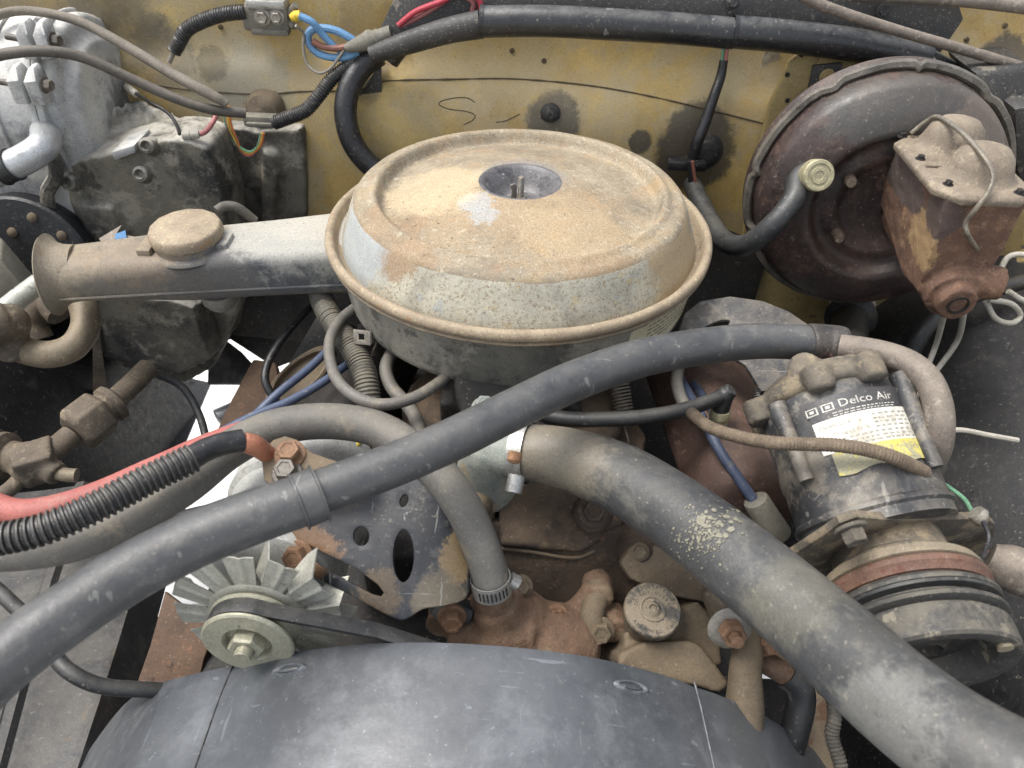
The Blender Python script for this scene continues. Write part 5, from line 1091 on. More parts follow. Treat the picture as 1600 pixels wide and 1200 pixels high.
mb = pix_plate([[(412, 720), (420, 700), (430, 690), (447, 685), (463, 690), (486, 710), (530, 726), (575, 738), (560, 765), (440, 770), (416, 750)]], ep, en_, 0.005, bevel=0.0012); obj('ear', mb, M_tan, ab, jit=0.0006, jsc=50)
mb = pp([(700, 935), (742, 955), (735, 975), (690, 978), (668, 955)], at(705, 955, z=1.015), bn, V(0, 0.02, -0.02)); obj('foot', mb, M_brk, ab, bevel=0.003)
hexbolt(at(706, 963, z=1.022), V(0.1, -0.9, 0.3), 0.0085, 0.011, M_bolt, ab)
hexbolt(on_plane(453, 710, ep + en_ * 0.003, en_), V(0.05, -0.3, 0.95), 0.0088, 0.010, M_bolt, ab)
hexbolt(on_plane(449, 740, ep + en_ * 0.003, en_), V(0.0, -0.3, 0.95), 0.0085, 0.011, M_crimp, ab)
hexbolt(on_plane(466, 868, bp - bn * 0.002, bn), V(-0.1, -0.75, 0.65), 0.0092, 0.012, M_bolt, ab, 'adjuster_bolt')
# ---------------------------------------------------------------- evaporator / heater case
M_evap = mat('evaporator_case', [C(112, 112, 111), C(160, 160, 157), C(186, 185, 181)], 9, 0.12, layers=[(C(186, 182, 170), 12, 0.54, 0.12, 0.7), (C(70, 72, 74), 12, 0.56, 0.14, 0.7), (C(120, 114, 100), 40, 0.62, 0.06, 0.5)], speck=(C(206, 206, 204), 0.5, 420, 0.66), rough=(0.4, 0.62), bump=(0.2, 0.0008, 240), dust=(C(212, 209, 200), 1.0, 0.15, 0.8))
M_evd = mat('heater_case_dark', [C(38, 38, 38), C(62, 61, 57), C(100, 96, 86)], 9, 0.25, layers=[(C(128, 122, 106), 8, 0.50, 0.16, 0.65), (C(156, 150, 134), 22, 0.57, 0.10, 0.65), (C(36, 36, 35), 18, 0.58, 0.05, 0.7), (C(110, 92, 60), 40, 0.66, 0.05, 0.4)], speck=(C(130, 124, 108), 0.5, 360, 0.64), rough=(0.6, 0.85), bump=(0.3, 0.001, 280), dust=(C(190, 186, 174), 1.1, 0.30, 0.85))
ev = thing('evaporator_case', 'dusty grey moulded heater and evaporator case with bolted seam flange', 'heater case', (-0.55, 0.88, 0.9))
mb = MB()
# main rounded drum: horizontal half cylinder against the firewall
ca_, cb_ = at(150, 150, Y=0.93), at(-160, 150, Y=0.93)
zc_ = 1.165
mb.cyl((ca_.x + 0.000, 0.945, zc_), (ca_.x - 0.50, 0.945, zc_), 0.105, 0.105, 48)
mb.cyl((ca_.x + 0.012, 0.945, zc_ - 0.01), (ca_.x - 0.02, 0.945, zc_ - 0.01), 0.085, 0.100, 48)
mb.box((ca_.x - 0.25, 0.93, 1.06), (0.50, 0.17, 0.20))
obj('upper_case', mb, M_evap, ev, voxel=0.005, relax=6, jit=0.001, jsc=18)
# lower case to the right: shelf and wall
mb = MB()
top_ = [at(*p, z=z) for p, z in (((150, 170), 1.165), ((215, 148), 1.165), ((300, 190), 1.15), ((345, 212), 1.14), ((325, 228), 1.135), ((275, 216), 1.13), ((215, 226), 1.12), ((165, 246), 1.115))]
mb.prism(top_, (0, 0.01, -0.14))
wall = [at(x, y, Y=0.845) for x, y in ((40, 270), (120, 252), (165, 240), (215, 226), (280, 216), (325, 234), (345, 300), (380, 470), (335, 575), (290, 600), (190, 575), (140, 470), (90, 400))]
mb.prism(wall, (0.0, 0.08, 0.0))
wall2 = [at(x, y, Y=0.945) for x, y in ((300, 208), (360, 200), (400, 204), (474, 200), (480, 330), (470, 470), (330, 470))]
mb.prism(wall2, (0.0, 0.03, 0.0))
mb.box(at(200, 420, Y=0.86), (0.05, 0.05, 0.22)); mb.cyl(at(300, 300, Y=0.86), at(310, 560, Y=0.85), 0.016, 0.014)
mb.cyl(at(425, 235, Y=0.94), at(415, 460, Y=0.94), 0.012, 0.012); mb.cyl(at(350, 225, Y=0.93), at(345, 460, Y=0.93), 0.016, 0.014)
obj('lower_case', mb, M_evd, ev, voxel=0.005, relax=5, jit=0.0016, jsc=20)
# tapered spout under the snorkel
mb = MB(); mb.loft([[at(x, y, Y=0.80) for x, y in ((150, 455), (270, 470), (300, 480), (330, 560), (280, 585), (165, 560))], [at(x, y, Y=0.92) for x, y in ((120, 420), (300, 420), (390, 440), (380, 500), (300, 545), (150, 540))]]); obj('spout', mb, M_evd, ev, voxel=0.004, relax=5, jit=0.001, jsc=30)
# seam flange on the drum with clamping lugs
sx = at(56, 120, Y=0.86).x
for dxx in (-0.0045, 0.0045):
    mb = MB(); pts = []
    for i in range(25):
        a = math.radians(100 + 115 * i / 24); pts.append((sx + dxx + 0.006 * (i / 24) - 0.004, 0.945 + 0.112 * math.cos(a), zc_ + 0.112 * math.sin(a)))
    rings = [[V(x - 0.0042, y, z), V(x + 0.0042, y, z), V(x + 0.0042, 0.945 + (y - 0.945) * 0.85, zc_ + (z - zc_) * 0.85), V(x - 0.0042, 0.945 + (y - 0.945) * 0.85, zc_ + (z - zc_) * 0.85)] for x, y, z in pts]
    mb.loft(rings); obj('seam_flange', mb, M_evap, ev, bevel=0.0015)
for dxx, rr_ in ((-0.020, 0.1065), (-0.075, 0.1060)):
    mb = MB(); mb.tube([(ca_.x + dxx, 0.945 + rr_ * math.cos(math.radians(a)), zc_ + rr_ * math.sin(math.radians(a)), 0.0028) for a in range(70, 225, 6)], n=8, smooth=False); obj('moulded_ridge', mb, M_evap, ev)
for px, py, s_ in ((58, 58, 1.0), (45, 128, 1.12)):
    q = at(px, py, Y=0.868 if py < 100 else 0.838)
    for dx in (-0.010, 0.0095):
        mb = MB(); mb.loft([[q + V(dx - 0.008, -0.012 * s_, -0.022), q + V(dx + 0.008, -0.012 * s_, -0.022), q + V(dx + 0.008, 0.012, -0.022), q + V(dx - 0.008, 0.012, -0.022)], [q + V(dx - 0.008, -0.012 * s_, 0.004), q + V(dx + 0.008, -0.012 * s_, 0.006), q + V(dx + 0.008, 0.012, 0.012), q + V(dx - 0.008, 0.012, 0.010)], [q + V(dx - 0.003, -0.004, 0.016), q + V(dx + 0.005, -0.004, 0.018), q + V(dx + 0.005, 0.010, 0.020), q + V(dx - 0.003, 0.010, 0.018)]]); obj('clamp_lug', mb, M_evap, ev, bevel=0.003)
    hexbolt(q + V(0.018, -0.002, -0.002), V(1, -0.1, 0), 0.0065, 0.009, M_crimp, ev, washer=1.4)
    mb = MB(); mb.cyl(q + V(-0.017, -0.002, -0.002), q + V(-0.034, -0.002, 0.0), 0.0036, n=12); obj('bolt_end', mb, M_crimp, ev)
# lip, boss and screws
mb = MB(); P = [zc(86, 198, 1.135), zc(104, 232, 1.115), zc(108, 262, 1.095), zc(92, 288, 1.075), zc(88, 312, 1.055)]
mb.tube([(p[0], p[1] - 0.03, p[2], 0.0085) for p in [tuple(at(x, y, Y=0.86)) for x, y in ((72, 195), (98, 222), (106, 255), (92, 285), (97, 318))]], n=10); obj('flange_lip', mb, M_evd, ev)
for px, py in ((232, 228), (222, 272), (110, 285)):
    mb = MB(); mb.lathe([(0.012, -0.01), (0.0095, 0.006), (0.006, 0.008), (0.004, 0.002), (1e-5, 0.002)], frame(at(px, py, Y=0.842), V(0, -1, 0.5)), 20); obj('boss', mb, M_evd, ev)
mb = MB(); mb.prism([at(x, y, Y=0.835) for x, y in ((172, 238), (210, 226), (212, 240), (178, 252))], (0, 0.05, 0)); obj('ledge', mb, M_evap, ev, bevel=0.003)
M_grommet = mat('dusty_grey_seal', [C(92, 86, 76), C(122, 114, 102)], 40, 0.2, rough=(0.7, 0.9))
# rubber seal strip above the case
hose('seal_strip', [(-30, 34, 1.275, 14), (20, 18, 1.28, 14), (70, 20, 1.282, 14), (130, 36, 1.274, 15), (200, 74, 1.256, 16), (270, 116, 1.236, 17), (330, 148, 1.220, 17), (355, 163, 1.21, 12)], M_grommet, loc=at(130, 40, z=1.25), label='dusty grey rubber seal strip curving over the top of the heater case', cat='seal strip', n=12)
# black blower motor flange with screws
bf = thing('blower_flange', 'flat black blower motor flange with three pale screws under the heater case', 'blower motor', at(50, 400, Y=0.80))
q = at(40, 410, Y=0.80); mb = MB(); mb.lathe([(0.085, -0.03), (0.086, 0.0), (0.083, 0.003), (1e-5, 0.003)], frame(q, V(0.05, -1, 0.25)), 56); obj('flange', mb, mat('satin_black', [C(26, 27, 29), C(38, 39, 41)], 20, 0.15, speck=(C(100, 98, 92), 0.4, 300, 0.67), rough=(0.4, 0.6)), bf)
for px, py in ((51, 340), (20, 363), (97, 368)):
    mb = MB(); mb.lathe([(0.0065, -0.002), (0.0062, 0.002), (0.004, 0.0036), (1e-5, 0.004)], frame(on_plane(px, py, q + V(0.05, -1, 0.25).normalized() * 0.003, V(0.05, -1, 0.25).normalized()), V(0.05, -1, 0.25)), 18); obj('screw', mb, M_tan, bf)
# silver elbow with black clamp
se = thing('silver_drain_elbow', 'bright silver metal elbow pipe with black clamp coming out of the heater case', 'pipe', at(60, 235, Y=0.80))
M_silver = mat('bright_alloy', [C(160, 162, 162), C(186, 187, 186)], 20, 0.1, layers=[(C(130, 128, 122), 40, 0.62, 0.06, 0.5)], rough=(0.3, 0.5), metal=0.5)
mb = MB(); E_ = [at(-40, 282, Y=0.775), at(10, 262, Y=0.775), at(45, 245, Y=0.785), at(68, 228, Y=0.80), at(72, 212, Y=0.83), at(70, 205, Y=0.86)]
mb.tube([tuple(p) + (0.0165,) for p in E_], n=24); obj('pipe', mb, M_silver, se)
band('clamp', at(12, 261, Y=0.775), E_[2] - E_[0], 0.0168, 0.017, M_rubd, se, lip=0.001)
# ---------------------------------------------------------------- pipes at the left
M_brpipe = mat('tan_dusty_pipe', [C(98, 88, 72), C(124, 112, 92)], 30, 0.22, layers=[(C(166, 152, 116), 60, 0.60, 0.06, 0.5), (C(92, 80, 60), 40, 0.62, 0.05, 0.6)], rough=(0.5, 0.75), metal=0.15)
M_fit = mat('dirty_brown_fitting', [C(70, 62, 52), C(104, 92, 76)], 34, 0.25, layers=[(C(130, 118, 96), 60, 0.58, 0.07, 0.6)], rough=(0.65, 0.88), bump=(0.5, 0.001, 400))
line('u_pipe', [(118, 455, 1.055, 42), (132, 485, 1.045, 42), (132, 515, 1.035, 42), (112, 543, 1.028, 42), (75, 554, 1.025, 42), (35, 546, 1.025, 42), (0, 526, 1.03, 42), (-40, 505, 1.03, 42)], M_brpipe, n=22, loc=at(112, 543, z=1.02), label='tan metal pipe bent in a U below the snorkel mouth', cat='pipe')
line('grey_pipe', [(95, 490, 1.01, 40), (70, 470, 1.02, 44), (50, 500, 1.0, 44), (60, 530, 0.98, 40)], M_fit, n=20, loc=at(70, 480, z=1.0), label='dull brown pipe end standing behind the tan U pipe', cat='pipe')
line('marked_pipe', [(62, 442, 1.075, 30), (30, 466, 1.07, 32), (0, 490, 1.066, 32), (-40, 520, 1.06, 34)], mat('chipped_silver_paint', [C(140, 140, 132), C(176, 176, 166)], 40, 0.15, layers=[(C(48, 46, 42), 60, 0.60, 0.04, 0.9)], rough=(0.45, 0.65), metal=0.2), n=20, loc=at(30, 466, z=1.07), label='silver painted pipe with black chips beside the snorkel mouth', cat='pipe')
mb = MB(); mb.cyl(at(-60, 520, z=1.07), at(10, 500, z=1.065), 0.024, 0.022, 20); mb.ball(at(14, 505, z=1.06), 0.021); mb.cyl(at(14, 500, z=1.06), at(25, 560, z=1.02), 0.017, 0.016); obj('pipe_union', mb, M_fit, loc=at(10, 500, z=1.05), voxel=0.003, relax=4, label='knobbly tan pipe union where the chipped silver pipe ends', cat='pipe fitting')
mb = MB(); mb.loft([[at(x, y, Y=0.74) for x, y in ((-40, 400), (0, 405), (42, 455), (20, 470), (-40, 470))], [at(x, y, Y=0.77) for x, y in ((-40, 350), (4, 370), (56, 432), (40, 460), (-40, 440))]]); obj('pale_guard', mb, mat('beige_plastic', [C(132, 126, 112), C(154, 148, 132)], 20, 0.12, rough=(0.5, 0.7)), loc=at(0, 420, Y=0.75), bevel=0.004, label='beige folded plastic guard left of the snorkel mouth', cat='guard')
fi = thing('hose_fitting', 'dirty brown threaded line with large hex nut and tee below the heater case', 'pipe fitting', at(130, 660, z=0.98))
line('upper_tube', [(232, 575, 0.985, 30), (205, 602, 0.985, 34), (172, 632, 0.985, 36)], M_fit, fi, n=20)
a, c = at(178, 628, z=0.985), at(108, 682, z=0.982); ax_ = (c - a).normalized()
mb = MB(); Mh = frame(a, ax_); L_ = (c - a).length
rings = [[Mh @ V(r * math.cos(math.tau * k_ / 6), r * math.sin(math.tau * k_ / 6), z) for k_ in range(6)] for r, z in ((0.020, L_ * 0.22), (0.0265, L_ * 0.30), (0.0265, L_ * 0.82), (0.021, L_ * 0.9))]
mb.loft(rings); hn = obj('hex_nut', mb, M_fit, fi, bevel=0.002)
mb = MB(); mb.lathe([(0.0175, L_ * -0.05), (0.0215, 0), (0.0215, L_ * 0.12), (0.0185, L_ * 0.16), (0.0185, L_ * 0.26)], Mh, 28); obj('collar', mb, M_fit, fi)
line('lower_tube', [(112, 680, 0.982, 36), (88, 700, 0.981, 36), (60, 722, 0.98, 38)], M_fit, fi, n=20)
mb = MB(); q = at(58, 722, z=0.98); mb.box(q, (0.036, 0.034, 0.034), Matrix.Rotation(0.5, 4, 'Z')); mb.cyl(q, at(92, 742, z=0.975), 0.012); mb.cyl(q, at(30, 752, z=0.972), 0.0125); mb.cyl(q, at(10, 712, z=0.98), 0.017); obj('tee', mb, M_fit, fi, voxel=0.0028, relax=4, jit=0.0006, jsc=80)
line('stub', [(85, 738, 0.976, 22), (105, 742, 0.974, 22), (120, 743, 0.973, 22)], M_brpipe, fi, n=16)
line('drain_tube', [(32, 748, 0.973, 26), (10, 768, 0.972, 24), (-30, 790, 0.97, 24)], M_fit, fi, n=16)
mb = MB(); q = at(14, 713, z=0.982); d_ = (at(-20, 708, z=0.982) - q).normalized(); mb.lathe([(0.019, 0), (0.024, 0.003), (0.024, 0.009), (0.019, 0.012), (0.019, 0.016), (0.026, 0.019), (0.026, 0.030), (0.02, 0.033), (0.02, 0.06)], frame(q, d_), 32); obj('ringed_union', mb, M_fit, fi)
line('thin_cable', [(245, 585, 0.97, 12), (285, 605, 0.95, 12), (310, 645, 0.93, 12), (322, 685, 0.92, 12), (330, 720, 0.9, 12)], M_rubd, loc=at(285, 605, z=0.9), label='thin black cable hanging from the heater spout across the pale gap', cat='cable')
mb = pix_plate([[(134, 470), (150, 470), (158, 540), (165, 600), (160, 618), (146, 612), (146, 545)]], at(150, 545, Y=0.79), V(0.2, -1, 0.2).normalized(), 0.003, bevel=0.0006); obj('strap_bracket', mb, M_fit, loc=at(150, 600, Y=0.79), label='narrow flat brown strap bracket hanging beside the U pipe', cat='bracket')
# silver blue foil scrap on the case
mb = pix_plate([[(155, 373), (190, 352), (182, 365), (210, 370), (212, 377), (160, 380)]], at(185, 368, z=1.10), V(0, -0.4, 0.9).normalized(), 0.0008, bevel=0.0002); fo = obj('foil_scrap', mb, M_pipe, loc=at(185, 368, z=1.1), label='crumpled silver foil scrap with a blue patch behind the snorkel', cat='foil')
mb = pix_plate([[(180, 366), (196, 360), (198, 374), (180, 376)]], at(188, 368, z=1.102), V(0, -0.4, 0.9).normalized(), 0.0006, bevel=0.0001); obj('blue_patch', mb, mat('blue_print', C(60, 110, 150), 40, 0.15), fo)
# ---------------------------------------------------------------- dark plates framing the pale gap
mb = pix_plate([[(328, 545), (356, 535), (378, 552), (402, 578), (395, 600), (326, 600)]], at(360, 570, z=0.74), V(0, -0.4, 0.9).normalized(), 0.006, bevel=0.001); obj('gap_plate', mb, M_apron, loc=at(360, 570, z=0.73), label='small grey steel plate jutting across the pale gap by the blue wires', cat='plate')
mb = MB(); mb.cyl(at(338, 652, z=0.72), at(366, 640, z=0.72), 0.013, 0.013, 20); obj('link_bushing', mb, M_silver, loc=at(350, 650, z=0.7), bevel=0.002, label='pale round bushing seen low in the gap beneath the blue wires', cat='bushing')
mb = pp([(395, 560), (430, 565), (438, 600), (372, 680), (330, 690), (352, 640)], at(400, 620, z=0.80), V(-0.1, -0.4, 0.9).normalized(), V(0, 0.01, -0.02)); obj('engine_mount_arm', mb, M_rust, loc=at(400, 620, z=0.79), bevel=0.004, label='brown engine mount arm running down under the blue wires', cat='bracket')
mb = pp([(330, 470), (500, 470), (470, 560), (430, 575), (360, 530), (335, 545)], at(410, 510, Y=0.95), V(0, -1, 0.1).normalized(), V(0, 0.02, 0)); obj('bell_housing_shadow_plate', mb, M_dark, loc=at(410, 520, Y=0.95), label='dark plate standing in for the shade below the snorkel', cat='plate')  # dark sheet painted in for the shade under the snorkel
# ---------------------------------------------------------------- wiring
def wmat(name, r, g, b, **k): return mat(name, [C(r * 0.86, g * 0.86, b * 0.86), C(r, g, b)], 60, 0.12, layers=[(C(120, 112, 96), 50, 0.62, 0.08, 0.45)], rough=(0.4, 0.6), bump=(0.15, 0.0005, 400), **k)
M_blue = wmat('blue_wire', 96, 140, 178); M_navy = wmat('navy_cable', 72, 82, 104); M_red = wmat('red_wire', 176, 56, 70); M_brown = wmat('brown_wire', 132, 86, 70); M_green = wmat('green_wire', 96, 140, 110)
M_pink = wmat('pink_wire', 168, 104, 100); M_orange = wmat('orange_wire', 190, 110, 56); M_yellow = wmat('yellow_wire', 196, 176, 60); M_greyw = wmat('grey_wire', 128, 122, 112); M_redh = mat('faded_red_hose', [C(138, 74, 68), C(160, 94, 84)], 18, 0.12, layers=[(C(150, 116, 100), 30, 0.60, 0.09, 0.5)], rough=(0.5, 0.7))
M_loom = mat('split_loom_plastic', [C(36, 36, 37), C(54, 54, 53)], 40, 0.2, rough=(0.3, 0.5), dust=(C(120, 114, 100), 0.45, 0.3, 1))
M_loomd = mat('dusty_split_loom', [C(66, 64, 58), C(92, 88, 78)], 40, 0.2, rough=(0.5, 0.7), dust=(C(128, 120, 102), 0.6, 0.2, 1))
M_tapeb = mat('black_vinyl_tape', [C(22, 22, 23), C(36, 36, 37)], 50, 0.2, rough=(0.28, 0.5), bump=(0.6, 0.0012, 180), layers=[(C(96, 92, 84), 70, 0.66, 0.04, 0.6)])
M_trough = mat('gloss_black_trough', [C(22, 23, 24), C(38, 39, 40)], 14, 0.2, scratch=(C(130, 130, 128), 0.5, 30), rough=(0.25, 0.45), dust=(C(130, 128, 122), 0.35, 0.3, 1), spec=0.6)
M_grub = mat('grey_rubber_boot', [C(96, 92, 82), C(122, 118, 106)], 50, 0.15, rough=(0.6, 0.8))
M_hoseg = mat('heater_hose_grey', [C(78, 76, 72), C(100, 97, 91)], 12, 0.12, layers=[(C(126, 116, 100), 24, 0.60, 0.09, 0.5)], rough=(0.5, 0.7), bump=(0.2, 0.0008, 300), dust=(C(134, 126, 110), 0.4, 0.3, 1))
def py_(px, py, Y, wd=None):
    p = at(px, py, Y=Y); return (p.x, p.y, p.z) if wd is None else (p.x, p.y, p.z, wpx(p, wd) / 2)
def fwline(name, pts, m, r, parent=None, off=0.012, n=10, **kw):
    """a line lying along the firewall; pts px, py[, extra stand-off]"""
    mb = MB(); okw = {k: kw.pop(k) for k in list(kw) if k in ('fn', 'ring')}
    mb.tube([tuple(at_fw(p[0], p[1], off + (p[2] if len(p) > 2 else 0))) + (r,) for p in pts], n=n, **okw)
    if parent is None and 'loc' not in kw: kw['loc'] = at_fw(pts[0][0], pts[0][1], off)
    return obj(name, mb, m, parent, **kw)
def rib(pitch, amp): return lambda L, r: r * (1 + amp * (0.5 if math.sin(L * math.tau / pitch) > 0.0 else -0.5) * min(1, abs(math.sin(L * math.tau / pitch)) * 3))
# trough across the top of the firewall
tr = thing('wiring_trough', 'long glossy black plastic wiring trough running along the top of the firewall', 'wiring trough', at(1000, 45, Y=0.94))
for pts, w_ in ((((752, 34), (850, 33), (950, 38), (1050, 44), (1142, 52)), 46), (((1148, 50), (1230, 57), (1320, 68), (1400, 82), (1445, 92)), 48)):
    mb = MB(); mb.tube([py_(x, y, 0.935, w_) for x, y in pts], n=28, res=6); obj('trough_section', mb, M_trough, tr, smooth=40)
mb = MB(); mb.tube([py_(580, 86, 0.94, 26), py_(640, 66, 0.94, 34), py_(700, 48, 0.94, 38), py_(752, 38, 0.938, 42)], n=20); obj('flattened_end', mb, M_cowl, tr)
mb = MB(); mb.prism([at(x, y, Y=0.93) for x, y in ((1440, 70), (1470, 84), (1510, 105), (1500, 135), (1450, 112), (1436, 100))], (0, 0.012, 0.0)); obj('torn_flap', mb, M_trough, tr, bevel=0.003)
for x in (1145, 752):
    q = at(x, 50 if x > 1000 else 34, Y=0.935); band('zip_tie', q, V(1, 0, -0.06), wpx(q, 47) / 2, 0.005, M_tapeb, tr)
# loom bundles at the left end of the trough
fwline('corrugated_loom', [(428, 192), (455, 182), (478, 172), (498, 150), (520, 122), (548, 102), (590, 84), (640, 66)], M_loom, 0.0085, off=0.035, n=14, ring=0.0008, fn=rib(0.0034, 0.16), label='thin black corrugated loom from the grey connector up to the trough', cat='wiring loom')
fwline('taped_loom', [(592, 84), (566, 104), (548, 132), (540, 165), (542, 195), (552, 225), (572, 252), (600, 275)], M_tapeb, 0.0145, off=0.030, n=16, label='thick black taped loom dropping behind the air cleaner', cat='wiring loom')
tp = fwline('tape_wrap', [(606, 92), (622, 70), (628, 56)], M_tapeb, 0.0150, off=0.045, n=14, label='black tape wrap binding the looms at the trough end', cat='tape')
# red loop, blue loop, brown and grey wires
fwline('red_wire', [(622, 40), (650, 18), (690, 2), (720, -12), (745, -4), (752, 12), (748, 30)], M_red, 0.0034, off=0.045, label='red wire looping up over the trough end', cat='wire', group='red wires')
fwline('red_wire', [(624, 42), (655, 26), (685, 8), (712, -10), (738, 2), (738, 18), (732, 34)], M_pink, 0.0034, off=0.040, label='faded pink wire running beside the red loop at the trough', cat='wire', group='red wires')
fwline('blue_wire', [(468, 25, 0.02), (488, 35, 0.02), (505, 55, 0.015), (530, 78, 0.01), (555, 82, 0.01)], M_blue, 0.0045, off=0.030, label='light blue wire leading from the yellow terminal', cat='wire', group='blue wires')
fwline('blue_wire', [(560, 80), (545, 88), (520, 90), (495, 82), (482, 65), (484, 50), (500, 44), (525, 48), (548, 60), (562, 70)], M_blue, 0.0048, off=0.040, label='light blue wire loop hanging beside the grey rubber boot', cat='wire', group='blue wires')
fwline('brown_wire', [(488, 64), (505, 73), (530, 75), (552, 70)], M_brown, 0.0042, off=0.044, label='brown wire entering the grey rubber boot', cat='wire')
fwline('grey_wire', [(462, 40, 0.01), (474, 52), (474, 75), (480, 100), (498, 114), (515, 108), (528, 92), (538, 78)], M_greyw, 0.0018, off=0.046, label='thin grey wire drooping below the blue loop', cat='wire')
mb = MB(); a = at_fw(540, 76, 0.048); c = at_fw(612, 52, 0.048); L_ = (c - a).length
mb.lathe([(0.0045, 0), (0.006, 0.004), (0.011, L_ * 0.45), (0.013, L_ * 0.55), (0.0095, L_ * 0.66), (0.011, L_ * 0.7), (0.0095, L_ * 0.74), (0.0095, L_)], frame(a, c - a), 24); obj('rubber_boot', mb, M_grub, loc=a, label='grey tapered rubber boot connector beside the trough end', cat='connector')
# junction block
jb = thing('junction_block', 'small grey junction block with two terminal screws on the cowl', 'junction block', at_fw(420, 40, 0.02))
q = at_fw(418, 26, 0.02); mb = MB(); mb.box(q, (0.058, 0.026, 0.030)); obj('base', mb, M_grub, jb, bevel=0.004)
for px, py, s_ in ((410, 27, 1.0), (433, 27, 0.9)):
    hexbolt(at_fw(px, py, 0.034), V(0, -1, 0.1), 0.0075 * s_, 0.007, M_steel, jb, 'terminal_screw')
mb = MB(); mb.box(at_fw(418, 4, 0.026), (0.048, 0.024, 0.010)); obj('upper_tab', mb, M_clamp, jb, bevel=0.002)
mb = MB(); mb.box(at_fw(424, 48, 0.024), (0.046, 0.018, 0.008)); obj('lower_tab', mb, M_grub, jb, bevel=0.002)
for p_, q_ in (((392, 12), (384, 20)), ((396, 28), (385, 36)), ((452, 22), (462, 8)), ((452, 36), (460, 42))):
    mb = MB(); mb.cyl(at_fw(p_[0], p_[1], 0.025), at_fw(q_[0], q_[1], 0.03), 0.005, 0.004, 12); obj('post', mb, M_grub, jb)
mb = MB(); mb.tube([tuple(at_fw(455, 28, 0.035)) + (0.0045,), tuple(at_fw(462, 25, 0.035)) + (0.0062,), tuple(at_fw(470, 24, 0.035)) + (0.0055,)], n=14, smooth=False); obj('yellow_terminal', mb, mat('yellow_terminal', [C(206, 172, 40), C(220, 190, 70)], 40, 0.1), jb)
fwline('corrugated_loom', [(384, 18), (350, 22), (318, 32), (292, 46), (282, 62), (272, 80)], M_loom, 0.0085, off=0.030, n=14, ring=0.0008, fn=rib(0.0034, 0.16), label='short corrugated loom curving left from the junction block', cat='wiring loom')
fwline('lead_wire', [(276, 72), (270, 84), (264, 98)], M_greyw, 0.0032, off=0.028, label='grey lead leaving the short corrugated loom behind the heater case', cat='wire')
# cable over the heater case
line('heater_cable', [(-40, 98, 1.262, 15), (10, 84, 1.270, 15), (70, 80, 1.272, 15), (130, 90, 1.262, 15), (200, 121, 1.240, 15), (270, 152, 1.218, 15), (330, 171, 1.204, 15), (384, 177, 1.196, 15)], mat('dusty_black_cable', [C(62, 58, 52), C(84, 78, 70)], 40, 0.15, rough=(0.5, 0.7), dust=(C(120, 112, 98), 0.5, 0.2, 1)), r=0.0058, loc=at(130, 90, z=1.25), label='dusty black cable arching over the heater case to the grey connector', cat='cable')
cn = thing('grey_connector', 'flat grey plug connector with a dusty brown grommet behind it', 'connector', at_fw(410, 190, 0.03))
mb = MB(); q = at_fw(408, 187, 0.034); mb.box(q, (0.042, 0.016, 0.013)); mb.box(q + V(0, -0.009, -0.003), (0.034, 0.006, 0.006)); obj('plug', mb, M_grub, cn, bevel=0.0015)
mb = MB(); mb.lathe([(0.026, 0), (0.023, 0.006), (0.018, 0.012), (0.010, 0.015), (1e-5, 0.014)], frame(at_fw(415, 170, 0.004), V(0, -1, 0.3)), 28); obj('grommet', mb, M_tan, cn, jit=0.003, jsc=60)
for i, (m_, dx) in enumerate(((M_green, 0), (M_yellow, 4), (M_orange, 8), (M_pink, 3))):
    fwline('coloured_wire', [(350 + dx, 165), (352 + dx, 190), (360 + dx, 215 - i), (378, 232 + i * 2), (392, 240 + i * 2 - 3), (403 + dx / 2, 228), (408 + dx / 2, 208)], m_, 0.0017, cn, off=0.05, n=8)
lw = thing('sensor_lead', 'short black lead with two white bullet connectors on the heater case', 'wire', at(250, 170, z=1.16))
line('black_lead', [(212, 146, 1.175, 6), (235, 160, 1.178, 6), (262, 176, 1.174, 6), (276, 195, 1.168, 6), (281, 210, 1.165, 6)], M_tapeb, lw, r=0.0022)
for a_, c_ in (((198, 136, 1.172), (213, 147, 1.175)), ((284, 212, 1.166), (312, 210, 1.166))):
    mb = MB(); a = at(a_[0], a_[1], z=a_[2]); c = at(c_[0], c_[1], z=c_[2]); L_ = (c - a).length; mb.lathe([(0.003, 0), (0.005, 0.001), (0.005, L_ * .45), (0.004, L_ * .5), (0.0048, L_ * .55), (0.0048, L_ * .95), (0.003, L_)], frame(a, c - a), 16); obj('bullet_connector', mb, M_white, lw)
line('red_lead', [(312, 210, 1.166, 8), (322, 205, 1.168, 8), (332, 192, 1.172, 8), (338, 180, 1.178, 8)], M_pink, lw, r=0.003)
# top right rods and cables
mb = MB(); mb.tube([py_(1235, -14, 0.90), py_(1300, 14, 0.90), py_(1400, 47, 0.90), py_(1500, 76, 0.90), py_(1620, 112, 0.90)], r=0.0058, n=14); obj('bonnet_cable', mb, M_pipe, loc=at(1400, 47, Y=0.9), label='dusty brown cable running diagonally over the trough to the right', cat='cable')
mb = MB(); mb.tube([py_(1330, -10, 0.96), py_(1480, -2, 0.96), py_(1640, 16, 0.96)], r=0.0075, n=14); obj('wiper_rod', mb, M_pipe, loc=at(1480, -2, Y=0.96), label='straight grey rod along the top right edge of the cowl', cat='rod')
fwline('thin_white_wire', [(1435, 66), (1452, 82), (1462, 96), (1472, 112)], M_white, 0.0012, off=0.07, label='thin white strand hanging from the torn trough end', cat='wire')
